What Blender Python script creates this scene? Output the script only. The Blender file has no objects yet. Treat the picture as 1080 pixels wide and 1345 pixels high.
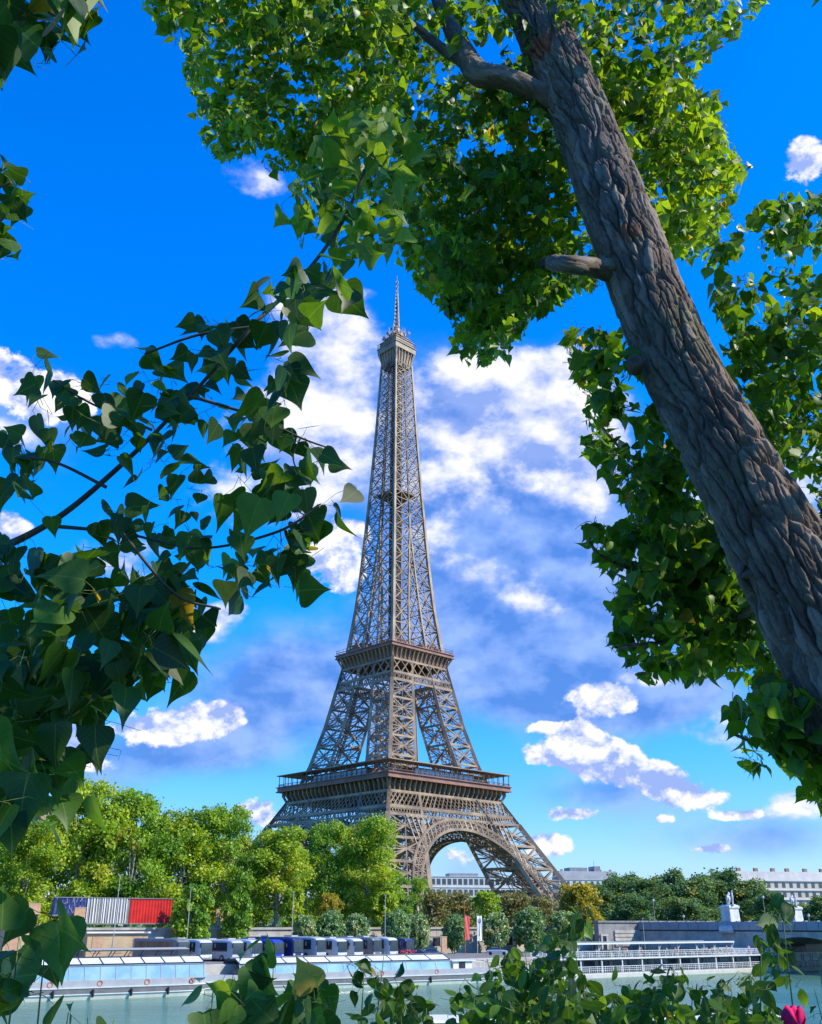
import bpy, bmesh, math, random
import numpy as np
from mathutils import Vector, Matrix

R = math.radians
random.seed(7)
RNG = np.random.default_rng(11)
scene = bpy.context.scene
COL = scene.collection

# ------------------------------------------------------------------ camera
F_PX, PITCH = 1290.0, 0.398
CAM = Vector((0, 0, 5.0))
cd = bpy.data.cameras.new('camera'); cam = bpy.data.objects.new('camera', cd); COL.objects.link(cam)
cd.sensor_fit = 'HORIZONTAL'; cd.sensor_width = 36.0; cd.lens = F_PX / 1080 * 36
cd.clip_start = 0.05; cd.clip_end = 30000
cam.location = CAM; cam.rotation_euler = (math.pi/2 + PITCH, 0, 0)
scene.camera = cam
CP, SP = math.cos(PITCH), math.sin(PITCH)
def ray(px, py):
    x, y = (px-540)/F_PX, (672.5-py)/F_PX
    return Vector((x, CP - y*SP, SP + y*CP))
def at(px, py, depth): return CAM + ray(px, py)*depth                      # depth along the optical axis
def at_z(px, py, z):
    d = ray(px, py); return CAM + d*((z-CAM.z)/d.z)
def at_y(px, py, Y):
    d = ray(px, py); return CAM + d*(Y/d.y)

# ------------------------------------------------------------------ light and sky
SUN_AZ, SUN_EL = R(103), R(43)
sunv = Vector((math.sin(SUN_AZ)*math.cos(SUN_EL), math.cos(SUN_AZ)*math.cos(SUN_EL), math.sin(SUN_EL)))
sl = bpy.data.lights.new('sun', 'SUN'); sl.energy = 5.0; sl.angle = R(0.5); sl.color = (1, .91, .76)
so = bpy.data.objects.new('sun', sl); COL.objects.link(so); so.rotation_euler = sunv.to_track_quat('Z', 'Y').to_euler()
scene.view_settings.view_transform = 'Standard'; scene.view_settings.look = 'None'
scene.view_settings.exposure = 0.45; scene.view_settings.gamma = 1.0
scene.cycles.max_bounces = 6; scene.cycles.transparent_max_bounces = 8
scene.cycles.diffuse_bounces = 3; scene.cycles.glossy_bounces = 3; scene.cycles.transmission_bounces = 4

class NT:
    """tiny node-tree helper"""
    def __init__(s, tree): s.t = tree; s.n = tree.nodes; s.l = tree.links
    def node(s, typ, **kw):
        n = s.n.new(typ)
        for k, v in kw.items(): setattr(n, k, v)
        return n
    def put(s, sock, v):
        if isinstance(v, bpy.types.NodeSocket): s.l.new(v, sock)
        elif v is not None: sock.default_value = v
    def math(s, op, a, b=None, c=None, clamp=False):
        n = s.node('ShaderNodeMath', operation=op, use_clamp=clamp)
        s.put(n.inputs[0], a); s.put(n.inputs[1], b); s.put(n.inputs[2], c); return n.outputs[0]
    def vec(s, op, a, b=None, out=0):
        n = s.node('ShaderNodeVectorMath', operation=op)
        s.put(n.inputs[0], a); s.put(n.inputs[1], b); return n.outputs[out]
    def mix(s, f, a, b, mode='MIX'):
        n = s.node('ShaderNodeMix', data_type='RGBA', blend_type=mode)
        s.put(n.inputs[0], f); s.put(n.inputs[6], a); s.put(n.inputs[7], b); return n.outputs[2]
    def noise(s, v, scale, detail=4, rough=.5, dist=0.0, out=0):
        n = s.node('ShaderNodeTexNoise'); s.put(n.inputs['Vector'], v)
        n.inputs['Scale'].default_value = scale; n.inputs['Detail'].default_value = detail
        n.inputs['Roughness'].default_value = rough; n.inputs['Distortion'].default_value = dist
        return n.outputs[out]
    def ramp(s, f, a, b, lo=0.0, hi=1.0, smooth=True):
        n = s.node('ShaderNodeMapRange', interpolation_type='SMOOTHSTEP' if smooth else 'LINEAR')
        n.clamp = True
        s.put(n.inputs[0], f); n.inputs[1].default_value = a; n.inputs[2].default_value = b
        n.inputs[3].default_value = lo; n.inputs[4].default_value = hi; return n.outputs[0]

SKY_STRENGTH = 0.1
def build_world():
    w = bpy.data.worlds.new('World'); scene.world = w; w.use_nodes = True
    T = NT(w.node_tree); T.n.clear()
    out = T.node('ShaderNodeOutputWorld'); bg = T.node('ShaderNodeBackground'); bg.inputs[1].default_value = SKY_STRENGTH
    T.l.new(bg.outputs[0], out.inputs[0])
    sky = T.node('ShaderNodeTexSky', sky_type='NISHITA'); sky.sun_disc = False
    sky.sun_elevation = SUN_EL; sky.sun_rotation = SUN_AZ; sky.air_density = 1.0; sky.dust_density = 0.4; sky.ozone_density = 2.5
    tc = T.node('ShaderNodeTexCoord'); d = T.vec('NORMALIZE', tc.outputs['Generated'])
    sep = T.node('ShaderNodeSeparateXYZ'); T.l.new(d, sep.inputs[0])
    az = T.math('ARCTAN2', sep.outputs[0], sep.outputs[1]); el = T.math('ARCSINE', sep.outputs[2])
    comb = T.node('ShaderNodeCombineXYZ'); T.l.new(az, comb.inputs[0]); T.l.new(el, comb.inputs[1]); uv = comb.outputs[0]
    # deep saturated summer blue
    hs = T.node('ShaderNodeHueSaturation'); hs.inputs['Saturation'].default_value = 1.48; T.l.new(sky.outputs[0], hs.inputs['Color'])
    tint = T.mix(T.ramp(sep.outputs[2], .0, .40), (.85, 1.05, 1.65, 1), (.22, 1.85, 2.75, 1))
    blue = T.mix(1.0, hs.outputs[0], tint, 'MULTIPLY')
    def blobs(lst):
        tot = None
        for px, py, rx, ry, a in lst:
            r0 = ray(px, py).normalized()
            k = r0.y/math.cos(math.asin(r0.z))
            c = (math.atan2(r0.x, r0.y), math.asin(r0.z), 0)
            r1 = ray(px+rx, py).normalized(); r2 = ray(px, py-ry).normalized()
            ru = abs(math.atan2(r1.x, r1.y)-c[0]); rv = abs(math.asin(r2.z)-c[1])
            v = T.vec('SUBTRACT', uv, c); v = T.vec('MULTIPLY', v, (1/ru, 1/rv, 0))
            q = T.vec('DOT_PRODUCT', v, v, out=1)
            e = T.math('EXPONENT', T.math('MULTIPLY', q, -1.0))
            e = T.math('MULTIPLY', e, a)
            tot = e if tot is None else T.math('ADD', tot, e)
        return tot
    white = [(690,500,120,55,.62),(620,625,75,60,.6),(760,560,60,70,.5),(560,700,40,60,.5),(700,800,70,30,.5),(610,880,60,20,.4),(380,560,60,60,.5),(690,930,50,20,.6),(420,700,30,30,.5),(340,235,62,32,.75),(150,448,40,24,.5),(0,570,60,26,.6),(445,520,66,100,.95),(400,410,60,50,.8),(480,410,45,40,.6),
             (640,495,95,42,.85),(590,568,55,26,.9),(710,560,100,55,.75),(690,640,95,55,.62),(800,620,60,70,.55),(640,760,85,45,.7),
             (265,825,45,22,1.0),(305,800,25,14,.8),(160,745,70,50,.95),
             
             (110,1005,60,40,.75),(60,960,70,50,.9),(605,1120,50,30,.6),(925,955,60,26,.7),(965,1000,40,30,.6),
             (1045,1058,70,26,.75),(975,1072,40,9,.6),(1000,620,150,150,.8),(1120,880,90,90,.8),(860,890,70,14,.6),(330,600,120,120,.55),
             (-150,300,120,70,.9),(-250,800,150,60,.9),(1350,500,160,90,.9),(1300,1000,140,40,.9),(700,-500,300,120,.6)]
    crisp = [(30,505,85,46,1.1),(90,520,40,26,.8),(440,740,44,56,1.05),(462,700,26,26,.8),(200,960,75,22,1.0),(255,945,50,26,1.0),(292,940,28,28,.9),(10,692,34,26,1.1),(265,825,40,18,.9),(300,803,22,10,.8),(770,915,62,22,1.0),(815,925,26,18,.9),(728,955,42,13,.8),
             (715,992,36,18,.9),(765,985,46,24,1.0),(805,1005,50,26,1.05),(850,1028,48,24,1.05),(905,1046,46,20,1.1),(760,1068,48,11,1.0),(335,1070,42,24,.9),(712,1108,40,18,.9),(600,1125,40,20,.6),(1060,212,42,36,1.1),(925,1115,36,9,.8),(870,1077,20,7,.8),(975,1072,36,7,.8),(120,1005,50,20,.8),(1050,1060,60,18,.8)]
    grey = [(690,600,150,120,.45),(600,760,110,120,.6),(760,800,120,90,.7),(900,900,130,40,.6),(330,930,120,60,.5),(700,720,150,150,.95),(640,850,150,80,.8),(390,890,120,75,.7),(240,985,110,34,.85),(820,1040,120,34,.7),(990,1100,130,36,.65),(120,1020,90,40,.6),(480,560,90,120,.5),(850,930,110,40,.5),
            (760,930,110,40,.6),(610,1135,80,40,.5),(640,560,130,90,.6),(30,520,120,60,.5)]
    W = blobs(white); G = blobs(grey); K = blobs(crisp)
    def fb(off):
        v = T.vec('ADD', d, off) if off else d
        v = T.vec('MULTIPLY', v, (1, 1, 1.5))
        big = T.noise(v, 7.5, 8, .53, .15)
        fine = T.noise(v, 26.0, 6, .58, .1)
        return T.math('ADD', T.math('MULTIPLY', big, .72), T.math('MULTIPLY', fine, .28))
    n0 = fb(None); n1 = fb(tuple(sunv*.016 + Vector((0, 0, .010))))
    dens = T.math('ADD', W, T.math('MULTIPLY', T.math('MULTIPLY', T.math('SUBTRACT', n0, .5), 4.4), T.math('MULTIPLY', W, 2.2, clamp=True)))
    a = T.ramp(dens, .42, 1.1)
    rel = T.math('MULTIPLY', T.math('SUBTRACT', n0, n1), 7.0)
    lit = T.math('ADD', T.math('ADD', .50, rel), T.math('MULTIPLY', T.math('SUBTRACT', dens, .9), .16), clamp=True)
    gd = T.math('ADD', G, T.math('MULTIPLY', T.math('SUBTRACT', n0, .5), .9))
    ga = T.math('MULTIPLY', T.ramp(gd, .12, .85), .86)
    s = 1/SKY_STRENGTH
    gcol = T.mix(T.math('ADD', .5, T.math('MULTIPLY', rel, .8), clamp=True), (.085*s, .20*s, .56*s, 1), (.28*s, .40*s, .76*s, 1))
    wcol = T.mix(lit, (.22*s, .33*s, .70*s, 1), (.78*s, .78*s, .80*s, 1))
    c1 = T.mix(ga, blue, gcol); c2 = T.mix(T.math('MULTIPLY', a, .94), c1, wcol)
    def puff(off):                                         # heaped cumulus with firm edges
        v = T.vec('MULTIPLY', T.vec('ADD', d, off) if off else d, (1, 1, 1.25)); return T.noise(v, 19.0, 9, .6, .1)
    k0 = puff(None); k1 = puff(tuple(sunv*.006 + Vector((0, 0, .007))))
    kd = T.math('ADD', K, T.math('MULTIPLY', T.math('MULTIPLY', T.math('SUBTRACT', k0, .5), 3.0), T.math('MULTIPLY', K, 2.2, clamp=True)))
    kl = T.math('ADD', T.math('ADD', .46, T.math('MULTIPLY', T.math('SUBTRACT', k0, k1), 7.0)), T.math('MULTIPLY', T.math('SUBTRACT', kd, .9), .20), clamp=True)
    c2 = T.mix(T.math('MULTIPLY', T.ramp(kd, .46, .74), .97), c2, T.mix(kl, (.26*s, .36*s, .70*s, 1), (.84*s, .83*s, .82*s, 1)))
    T.l.new(c2, bg.inputs[0])
build_world()

# ------------------------------------------------------------------ tagging / object helpers
def tag(o, label=None, cat=None, group=None, kind=None):
    if label: o['label'] = label
    if cat: o['category'] = cat
    if group: o['group'] = group
    if kind: o['kind'] = kind
    return o
def thing(name, label, cat, loc=(0,0,0), rotz=0, group=None, scale=None):
    o = bpy.data.objects.new(name, None); COL.objects.link(o); o.location = loc; o.rotation_euler = (0, 0, rotz)
    o.empty_display_size = .3
    if scale: o.scale = scale
    return tag(o, label, cat, group)
def link(name, me, parent=None, mat=None):
    o = bpy.data.objects.new(name, me); COL.objects.link(o)
    if mat and not me.materials: me.materials.append(mat)
    if parent: o.parent = parent
    return o
def dup(root, loc, rotz, label, group=None, scale=None):
    r = root.copy(); COL.objects.link(r); r.location = loc; r.rotation_euler = (0, 0, rotz); r['label'] = label
    if group: r['group'] = group
    if scale: r.scale = scale
    def kids(a, b):
        for ch in list(a.children):
            c = ch.copy(); COL.objects.link(c); c.parent = b; c.matrix_parent_inverse = ch.matrix_parent_inverse.copy(); kids(ch, c)
    kids(root, r); return r
def set_mat(o, m, i=0):
    o.material_slots[i].link = 'OBJECT'; o.material_slots[i].material = m

class MB:
    def __init__(s): s.v = []; s.f = []; s.sm = False
    def quad(s, *p):
        b = len(s.v); s.v += [tuple(q) for q in p]; s.f.append(tuple(range(b, b+len(p)))); return s
    def box(s, x0, x1, y0, y1, z0, z1):
        b = len(s.v)
        s.v += [(x0,y0,z0),(x1,y0,z0),(x1,y1,z0),(x0,y1,z0),(x0,y0,z1),(x1,y0,z1),(x1,y1,z1),(x0,y1,z1)]
        s.f += [tuple(b+i for i in q) for q in ((0,3,2,1),(4,5,6,7),(0,1,5,4),(1,2,6,5),(2,3,7,6),(3,0,4,7))]; return s
    def beam(s, p, q, w, h=None, up=(0,0,1)):
        p, q = Vector(p), Vector(q); h = h or w; d = q-p
        if d.length < 1e-5: return s
        d.normalize(); u = Vector(up)
        if abs(d.dot(u)) > .98: u = Vector((1,0,0))
        a = d.cross(u).normalized(); c = a.cross(d)
        a *= w/2; c *= h/2; b = len(s.v)
        for e in (p, q): s.v += [tuple(e-a-c), tuple(e+a-c), tuple(e+a+c), tuple(e-a+c)]
        s.f += [tuple(b+i for i in k) for k in ((0,1,5,4),(1,2,6,5),(2,3,7,6),(3,0,4,7),(0,3,2,1),(4,5,6,7))]; return s
    def tube(s, pts, rad, seg=8, cap=True):
        pts = [Vector(p) for p in pts]; n = len(pts)
        if not hasattr(rad, '__len__'): rad = [rad]*n
        ref = None; b0 = len(s.v)
        for i, p in enumerate(pts):
            d = (pts[min(i+1, n-1)]-pts[max(i-1, 0)]).normalized()
            if ref is None: ref = d.orthogonal().normalized()
            ref = (ref - d*ref.dot(d)).normalized(); c = d.cross(ref)
            for k in range(seg):
                t = 2*math.pi*k/seg; s.v.append(tuple(p + (ref*math.cos(t)+c*math.sin(t))*rad[i]))
        for i in range(n-1):
            for k in range(seg):
                a = b0+i*seg+k; e = b0+i*seg+(k+1) % seg; s.f.append((a, e, e+seg, a+seg))
        if cap:
            s.f.append(tuple(b0+k for k in range(seg))[::-1]); s.f.append(tuple(b0+(n-1)*seg+k for k in range(seg)))
        return s
    def lathe(s, prof, c=(0,0,0), seg=12):
        b0 = len(s.v); n = len(prof)
        for r, z in prof:
            for k in range(seg):
                t = 2*math.pi*k/seg; s.v.append((c[0]+r*math.cos(t), c[1]+r*math.sin(t), c[2]+z))
        for i in range(n-1):
            for k in range(seg):
                a = b0+i*seg+k; e = b0+i*seg+(k+1) % seg; s.f.append((a, e, e+seg, a+seg))
        s.f.append(tuple(b0+k for k in range(seg))[::-1]); s.f.append(tuple(b0+(n-1)*seg+k for k in range(seg)))
        return s
    def loft(s, secs, cap=True):
        b0 = len(s.v); m = len(secs[0])
        for sec in secs: s.v += [tuple(p) for p in sec]
        for i in range(len(secs)-1):
            for k in range(m):
                a = b0+i*m+k; e = b0+i*m+(k+1) % m; s.f.append((a, e, e+m, a+m))
        if cap:
            s.f.append(tuple(b0+k for k in range(m))[::-1]); s.f.append(tuple(b0+(len(secs)-1)*m+k for k in range(m)))
        return s
    def mesh(s, name, mat=None, smooth=False):
        me = bpy.data.meshes.new(name); me.from_pydata(s.v, [], s.f)
        if mat: me.materials.append(mat)
        bm = bmesh.new(); bm.from_mesh(me); bmesh.ops.recalc_face_normals(bm, faces=bm.faces); bm.to_mesh(me); bm.free()
        if smooth: me.polygons.foreach_set('use_smooth', [True]*len(me.polygons))
        return me
    def build(s, name, mat=None, parent=None, smooth=False): return link(name, s.mesh(name, mat, smooth), parent)

# ------------------------------------------------------------------ materials
def mat(name, col, rough=.6, metal=0.0, var=.25, scale=3.0, col2=None, bump=0.0, bscale=20.0, spec=.4, coat=0.0):
    m = bpy.data.materials.new(name); m.use_nodes = True; T = NT(m.node_tree)
    b = T.n['Principled BSDF']; b.inputs['Roughness'].default_value = rough; b.inputs['Metallic'].default_value = metal
    b.inputs['Specular IOR Level'].default_value = spec; b.inputs['Coat Weight'].default_value = coat
    tc = T.node('ShaderNodeTexCoord'); o = tc.outputs['Object']
    c2 = col2 or tuple(c*(1-var) for c in col)
    f = T.ramp(T.noise(o, scale, 6, .62), .35, .65)
    T.put(b.inputs['Base Color'], T.mix(f, (*col, 1), (*c2, 1)))
    r = T.math('ADD', rough-.08, T.math('MULTIPLY', T.noise(o, scale*2.3, 4), .16)); T.put(b.inputs['Roughness'], r)
    if bump:
        bp = T.node('ShaderNodeBump'); bp.inputs['Strength'].default_value = bump; bp.inputs['Distance'].default_value = .1
        T.put(bp.inputs['Height'], T.noise(o, bscale, 5, .6)); T.l.new(bp.outputs[0], b.inputs['Normal'])
    return m
def leaf_mat(name, dark, mid, light, trans=.4, rough=.42, vein=.0, tcol=None):
    m = bpy.data.materials.new(name); m.use_nodes = True; T = NT(m.node_tree); b = T.n['Principled BSDF']
    at_ = T.node('ShaderNodeAttribute', attribute_name='tint')
    cr = T.node('ShaderNodeValToRGB'); e = cr.color_ramp.elements
    e[0].position = 0; e[0].color = (*dark, 1); e[1].position = 1; e[1].color = (*light, 1)
    k = e.new(.55); k.color = (*mid, 1); k = e.new(.94); k.color = (*light, 1); e[3].color = (.36, .25, .035, 1)
    T.l.new(at_.outputs['Fac'], cr.inputs[0]); c = cr.outputs[0]
    if vein:
        uvn = T.node('ShaderNodeUVMap'); sx = T.node('ShaderNodeSeparateXYZ'); T.l.new(uvn.outputs[0], sx.inputs[0])
        ax = T.math('ABSOLUTE', sx.outputs[0])
        mid_v = T.ramp(ax, .0, .028, 1, 0)
        sv = T.math('SUBTRACT', T.math('MULTIPLY', sx.outputs[1], 7.0), T.math('MULTIPLY', ax, 6.0))
        side = T.ramp(T.math('ABSOLUTE', T.math('SUBTRACT', T.math('FRACT', sv), .5)), .0, .07, .55, 0)
        v = T.math('MAXIMUM', mid_v, side)
        blot = T.noise(uvn.outputs[0], 3.0, 4); c = T.mix(T.math('MULTIPLY', T.ramp(blot, .4, .7), .35), c, (*dark, 1))
        c = T.mix(T.math('MULTIPLY', v, vein), c, (.30, .42, .10, 1))
    T.put(b.inputs['Base Color'], c); b.inputs['Roughness'].default_value = rough; b.inputs['Specular IOR Level'].default_value = .35
    tr = T.node('ShaderNodeBsdfTranslucent'); T.put(tr.inputs[0], T.mix(1.0, c, tcol or (2.2, 2.0, .6, 1), 'MULTIPLY'))
    mx = T.node('ShaderNodeMixShader'); mx.inputs[0].default_value = trans
    T.l.new(b.outputs[0], mx.inputs[1]); T.l.new(tr.outputs[0], mx.inputs[2]); T.l.new(mx.outputs[0], T.n['Material Output'].inputs[0])
    return m
M = {}
M['iron'] = mat('tower_iron', (.38, .28, .175), .5, .0, .3, .12, col2=(.20, .143, .093), spec=.4)
M['iron_core_shade'] = mat('tower_core_shade', (.10, .075, .06), .6, .0, .3, .2)  # tower iron with shade put into its colour, so the core looks unlit
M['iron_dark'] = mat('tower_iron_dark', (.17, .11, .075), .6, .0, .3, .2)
M['iron_red'] = mat('tower_iron_red', (.30, .15, .10), .6, .0, .3, .2)
M['stone'] = mat('pale_stone', (.46, .42, .35), .85, 0, .3, .5, bump=.3, bscale=6)
M['stone_dark'] = mat('grey_stone', (.27, .26, .235), .85, 0, .35, .4, bump=.3, bscale=5)
M['stone_tan'] = mat('tan_stone', (.50, .36, .20), .8, 0, .25, .4, bump=.2, bscale=5)
M['statue'] = mat('statue_stone', (.62, .62, .60), .8, 0, .25, 1.0)
M['asphalt'] = mat('asphalt', (.07, .07, .07), .9, 0, .3, .3)
M['cobble'] = mat('quay_cobble', (.20, .19, .175), .85, 0, .3, .5, bump=.4, bscale=12)
M['grass'] = mat('grass', (.07, .12, .03), .95, 0, .4, .2)
M['earth'] = mat('earth', (.12, .09, .06), .95, 0, .4, 1.5, bump=.5)
M['white'] = mat('white_paint', (.68, .67, .62), .35, 0, .08, 1.0)
M['offwhite'] = mat('cream_paint', (.72, .66, .55), .4, 0, .12, 1.0)
M['grey'] = mat('grey_paint', (.20, .20, .20), .4, 0, .15, 1.0)
M['lightgrey'] = mat('light_grey_paint', (.36, .36, .355), .4, 0, .12, 1.0)
M['hull'] = mat('grey_hull_paint', (.16, .155, .15), .45, 0, .2, .8)
M['dark'] = mat('dark_paint', (.03, .03, .035), .4, 0, .3, 2.0)
M['black'] = mat('black_rubber', (.015, .015, .016), .7, 0, .3, 3.0)
M['boat_glass'] = mat('boat_glass', (.30, .44, .50), .06, 0, .25, .35, col2=(.20, .33, .40), spec=.8)
M['roof_glass'] = mat('roof_glass_white', (.66, .70, .74), .12, 0, .12, .3, spec=.6)
M['glass'] = mat('coach_glass', (.035, .05, .065), .05, 0, .4, .5, spec=.9)
M['wind_glass'] = mat('windscreen_glass', (.05, .075, .09), .06, 0, .3, .5, spec=.45)
M['pane'] = mat('window_pane', (.06, .075, .09), .08, 0, .4, .2, spec=.8)
M['c_blue'] = mat('blue_coach_paint', (.012, .04, .45), .25, 0, .1, 1.0, coat=.4)
M['c_navy'] = mat('navy_coach_paint', (.02, .03, .12), .25, 0, .1, 1.0, coat=.4)
M['c_white'] = mat('white_coach_paint', (.60, .60, .58), .28, 0, .06, 1.0, coat=.4)
M['c_grey'] = mat('grey_coach_paint', (.16, .165, .17), .28, 0, .1, 1.0, coat=.4)
M['c_silver'] = mat('silver_coach_paint', (.45, .46, .47), .28, 0, .1, 1.0, coat=.4)
M['chrome'] = mat('lamp_glass', (.75, .75, .75), .15, .3, .1, 1.0)
M['red'] = mat('red_panel_paint', (.62, .022, .014), .5, 0, .3, .6)
M['navy'] = mat('navy_panel_paint', (.018, .028, .12), .5, 0, .35, .6, col2=(.05, .07, .2))
M['red_cloth'] = mat('red_cloth', (.66, .10, .09), .8, 0, .2, 1.0)
M['pink_cloth'] = mat('pink_cloth', (.70, .38, .38), .8, 0, .2, 1.0)
M['tan_wood'] = mat('tan_wood', (.52, .30, .17), .7, 0, .25, 1.5)
M['pole'] = mat('pole_paint', (.50, .49, .45), .5, 0, .2, 1.0)
M['orange'] = mat('orange_paint', (.50, .16, .06), .5, 0, .2, 1.0)
M['zinc'] = mat('zinc_roof', (.30, .31, .32), .55, 0, .2, .2)
M['wall_cream'] = mat('cream_facade', (.66, .58, .46), .85, 0, .15, .1)
M['wall_white'] = mat('white_facade', (.70, .66, .58), .8, 0, .12, .08)
M['wall_brick'] = mat('brick_facade', (.36, .22, .17), .85, 0, .25, .3)
M['skin'] = mat('skin', (.52, .34, .26), .6, 0, .1, 3)
M['bark_plane'] = mat('plane_bark', (.42, .38, .28), .9, 0, .45, 1.2, bump=.5)
M['twig'] = mat('twig_bark', (.10, .085, .05), .8, 0, .4, 30.0)
M['stem_green'] = mat('green_stem', (.14, .19, .05), .6, 0, .3, 30.0)
L_PLANE = leaf_mat('plane_leaf', (.07, .15, .012), (.24, .36, .022), (.46, .54, .045), .36, .5)
L_PLANE2 = leaf_mat('plane_leaf_deep', (.04, .12, .012), (.15, .29, .022), (.33, .46, .035), .36, .5)
L_YEL = leaf_mat('yellow_leaf', (.12, .13, .012), (.30, .26, .02), (.42, .36, .03), .32, .5)
L_FAR = leaf_mat('far_leaf', (.035, .085, .04), (.085, .175, .06), (.17, .27, .07), .3, .55)
L_BUSH = leaf_mat('bush_leaf', (.035, .11, .02), (.14, .26, .07), (.50, .56, .38), .25, .45)
L_BROWN = leaf_mat('brown_leaf', (.09, .09, .03), (.21, .20, .075), (.30, .28, .11), .3, .5)
L_POP = leaf_mat('poplar_leaf', (.03, .09, .008), (.10, .20, .014), (.26, .36, .025), .5, .42, vein=.12)
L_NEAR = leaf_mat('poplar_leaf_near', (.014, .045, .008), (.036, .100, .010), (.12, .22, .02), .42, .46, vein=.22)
M['pink'] = mat('pink_petal', (.86, .02, .14), .75, 0, .2, 40.0, col2=(.74, .01, .09), spec=.2)
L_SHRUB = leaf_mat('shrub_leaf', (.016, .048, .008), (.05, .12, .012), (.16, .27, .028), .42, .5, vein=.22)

# ------------------------------------------------------------------ bank frame (river line from near-left to far-right)
WATER = -4.0; QUAY = -.5; STREET = 3.6
P0 = at_z(80, 1315, WATER); P1 = at_z(1049, 1276, WATER)
tv = (P1-P0); tv.z = 0; tv.normalize(); nv = Vector((-tv.y, tv.x, 0)); ANG = math.atan2(tv.y, tv.x)
def bank(s, n, z=0): q = P0 + tv*s + nv*n; return Vector((q.x, q.y, z))
def sn(p): d = Vector((p.x-P0.x, p.y-P0.y, 0)); return d.dot(tv), d.dot(nv)
def s_at(px, n, py=1215):                                # where the sight line of a column meets the line n
    d = ray(px, py); o = Vector((CAM.x-P0.x, CAM.y-P0.y, 0)); d = Vector((d.x, d.y, 0))
    k = (n - o.dot(nv))/d.dot(nv); return (o+d*k).dot(tv)
def bank_px(px, n, z=0): return bank(s_at(px, n), n, z)
def z_at(px, py, n):                                     # height seen at a pixel on the line n
    q = bank_px(px, n); return at_y(px, py, q.y).z

# ------------------------------------------------------------------ the setting: river, quays, ground
QW = 7.0; WALL_N = 42.0; NEAR_N = -148.0
def strip(name, prof, m, s0=-2500, s1=5000, kind='structure'):
    b = MB()
    for (n0, z0), (n1, z1) in zip(prof, prof[1:]):
        b.quad(bank(s0, n0, z0), bank(s1, n0, z0), bank(s1, n1, z1), bank(s0, n1, z1))
    return tag(b.build(name, m), kind=kind)
def water_mat():
    m = bpy.data.materials.new('river_water'); m.use_nodes = True; T = NT(m.node_tree); b = T.n['Principled BSDF']
    tc = T.node('ShaderNodeTexCoord'); o = tc.outputs['Object']
    f = T.ramp(T.noise(o, .03, 4), .35, .65)
    T.put(b.inputs['Base Color'], T.mix(f, (.085, .21, .145, 1), (.05, .145, .10, 1)))
    b.inputs['Roughness'].default_value = .12; b.inputs['Specular IOR Level'].default_value = .22; b.inputs['IOR'].default_value = 1.33
    mp = T.node('ShaderNodeMapping'); T.l.new(o, mp.inputs[0]); mp.inputs['Rotation'].default_value = (0, 0, -ANG); mp.inputs['Scale'].default_value = (.5, 1.3, 1)
    h = T.math('ADD', T.math('ADD', T.noise(mp.outputs[0], .5, 5, .6, .6), T.math('MULTIPLY', T.noise(mp.outputs[0], 1.6, 3, .6), .35)), T.math('MULTIPLY', T.noise(mp.outputs[0], .12, 3), 1.2))
    bp = T.node('ShaderNodeBump'); bp.inputs['Strength'].default_value = .55; bp.inputs['Distance'].default_value = .5
    T.put(bp.inputs['Height'], h); T.l.new(bp.outputs[0], b.inputs['Normal']); return m
strip('river', [(NEAR_N-.3, WATER), (QW+.3, WATER)], water_mat())
strip('near_bank', [(-900, 3.4), (NEAR_N, 3.4)], M['earth'])
strip('near_embankment', [(NEAR_N, 3.4), (NEAR_N-.02, -6)], M['stone_dark'])
strip('quay_wall', [(QW, -6), (QW, QUAY-.02), (QW+.6, QUAY+.1), (QW+.6, QUAY-.3)], M['stone'])
strip('quay_pavement', [(QW+.5, QUAY), (WALL_N+.2, QUAY)], M['cobble'])
strip('street', [(WALL_N+.8, STREET), (78, STREET)], M['asphalt'])
strip('park_ground', [(78, STREET), (100, 0), (5000, 0)], M['grass'])
# retaining wall of the upper street, with a moulded coping and openings
w = MB()
for s0 in range(-60, 330, 10):
    a0, a1 = s0, s0+9.94
    q = [bank(a0, WALL_N), bank(a1, WALL_N), bank(a1, WALL_N+1), bank(a0, WALL_N+1)]
    w.loft([[(*p.xy, QUAY-.3) for p in q], [(*p.xy, STREET+.55) for p in q]])
    q = [bank(a0, WALL_N-.25), bank(a1+.05, WALL_N-.25), bank(a1+.05, WALL_N+1.25), bank(a0, WALL_N+1.25)]
    w.loft([[(*p.xy, STREET+.55) for p in q], [(*p.xy, STREET+.95) for p in q]])
    q = [bank(a0, WALL_N-.12), bank(a1+.05, WALL_N-.12), bank(a1+.05, WALL_N), bank(a0, WALL_N)]
    w.loft([[(*p.xy, STREET-.9) for p in q], [(*p.xy, STREET-.6) for p in q]])
rw = thing('embankment_wall', 'long pale stone embankment wall carrying the street behind the parked coaches', 'wall', bank(0, WALL_N, 0), 0)
def settle(o, root):                                      # parent keeping world placement
    o.parent = root; o.matrix_parent_inverse = Matrix.Translation(root.location).inverted() if root.rotation_euler.z == 0 else (Matrix.Translation(root.location) @ Matrix.Rotation(root.rotation_euler.z, 4, 'Z')).inverted()
    return o
settle(w.build('stonework', M['stone']), rw)
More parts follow.
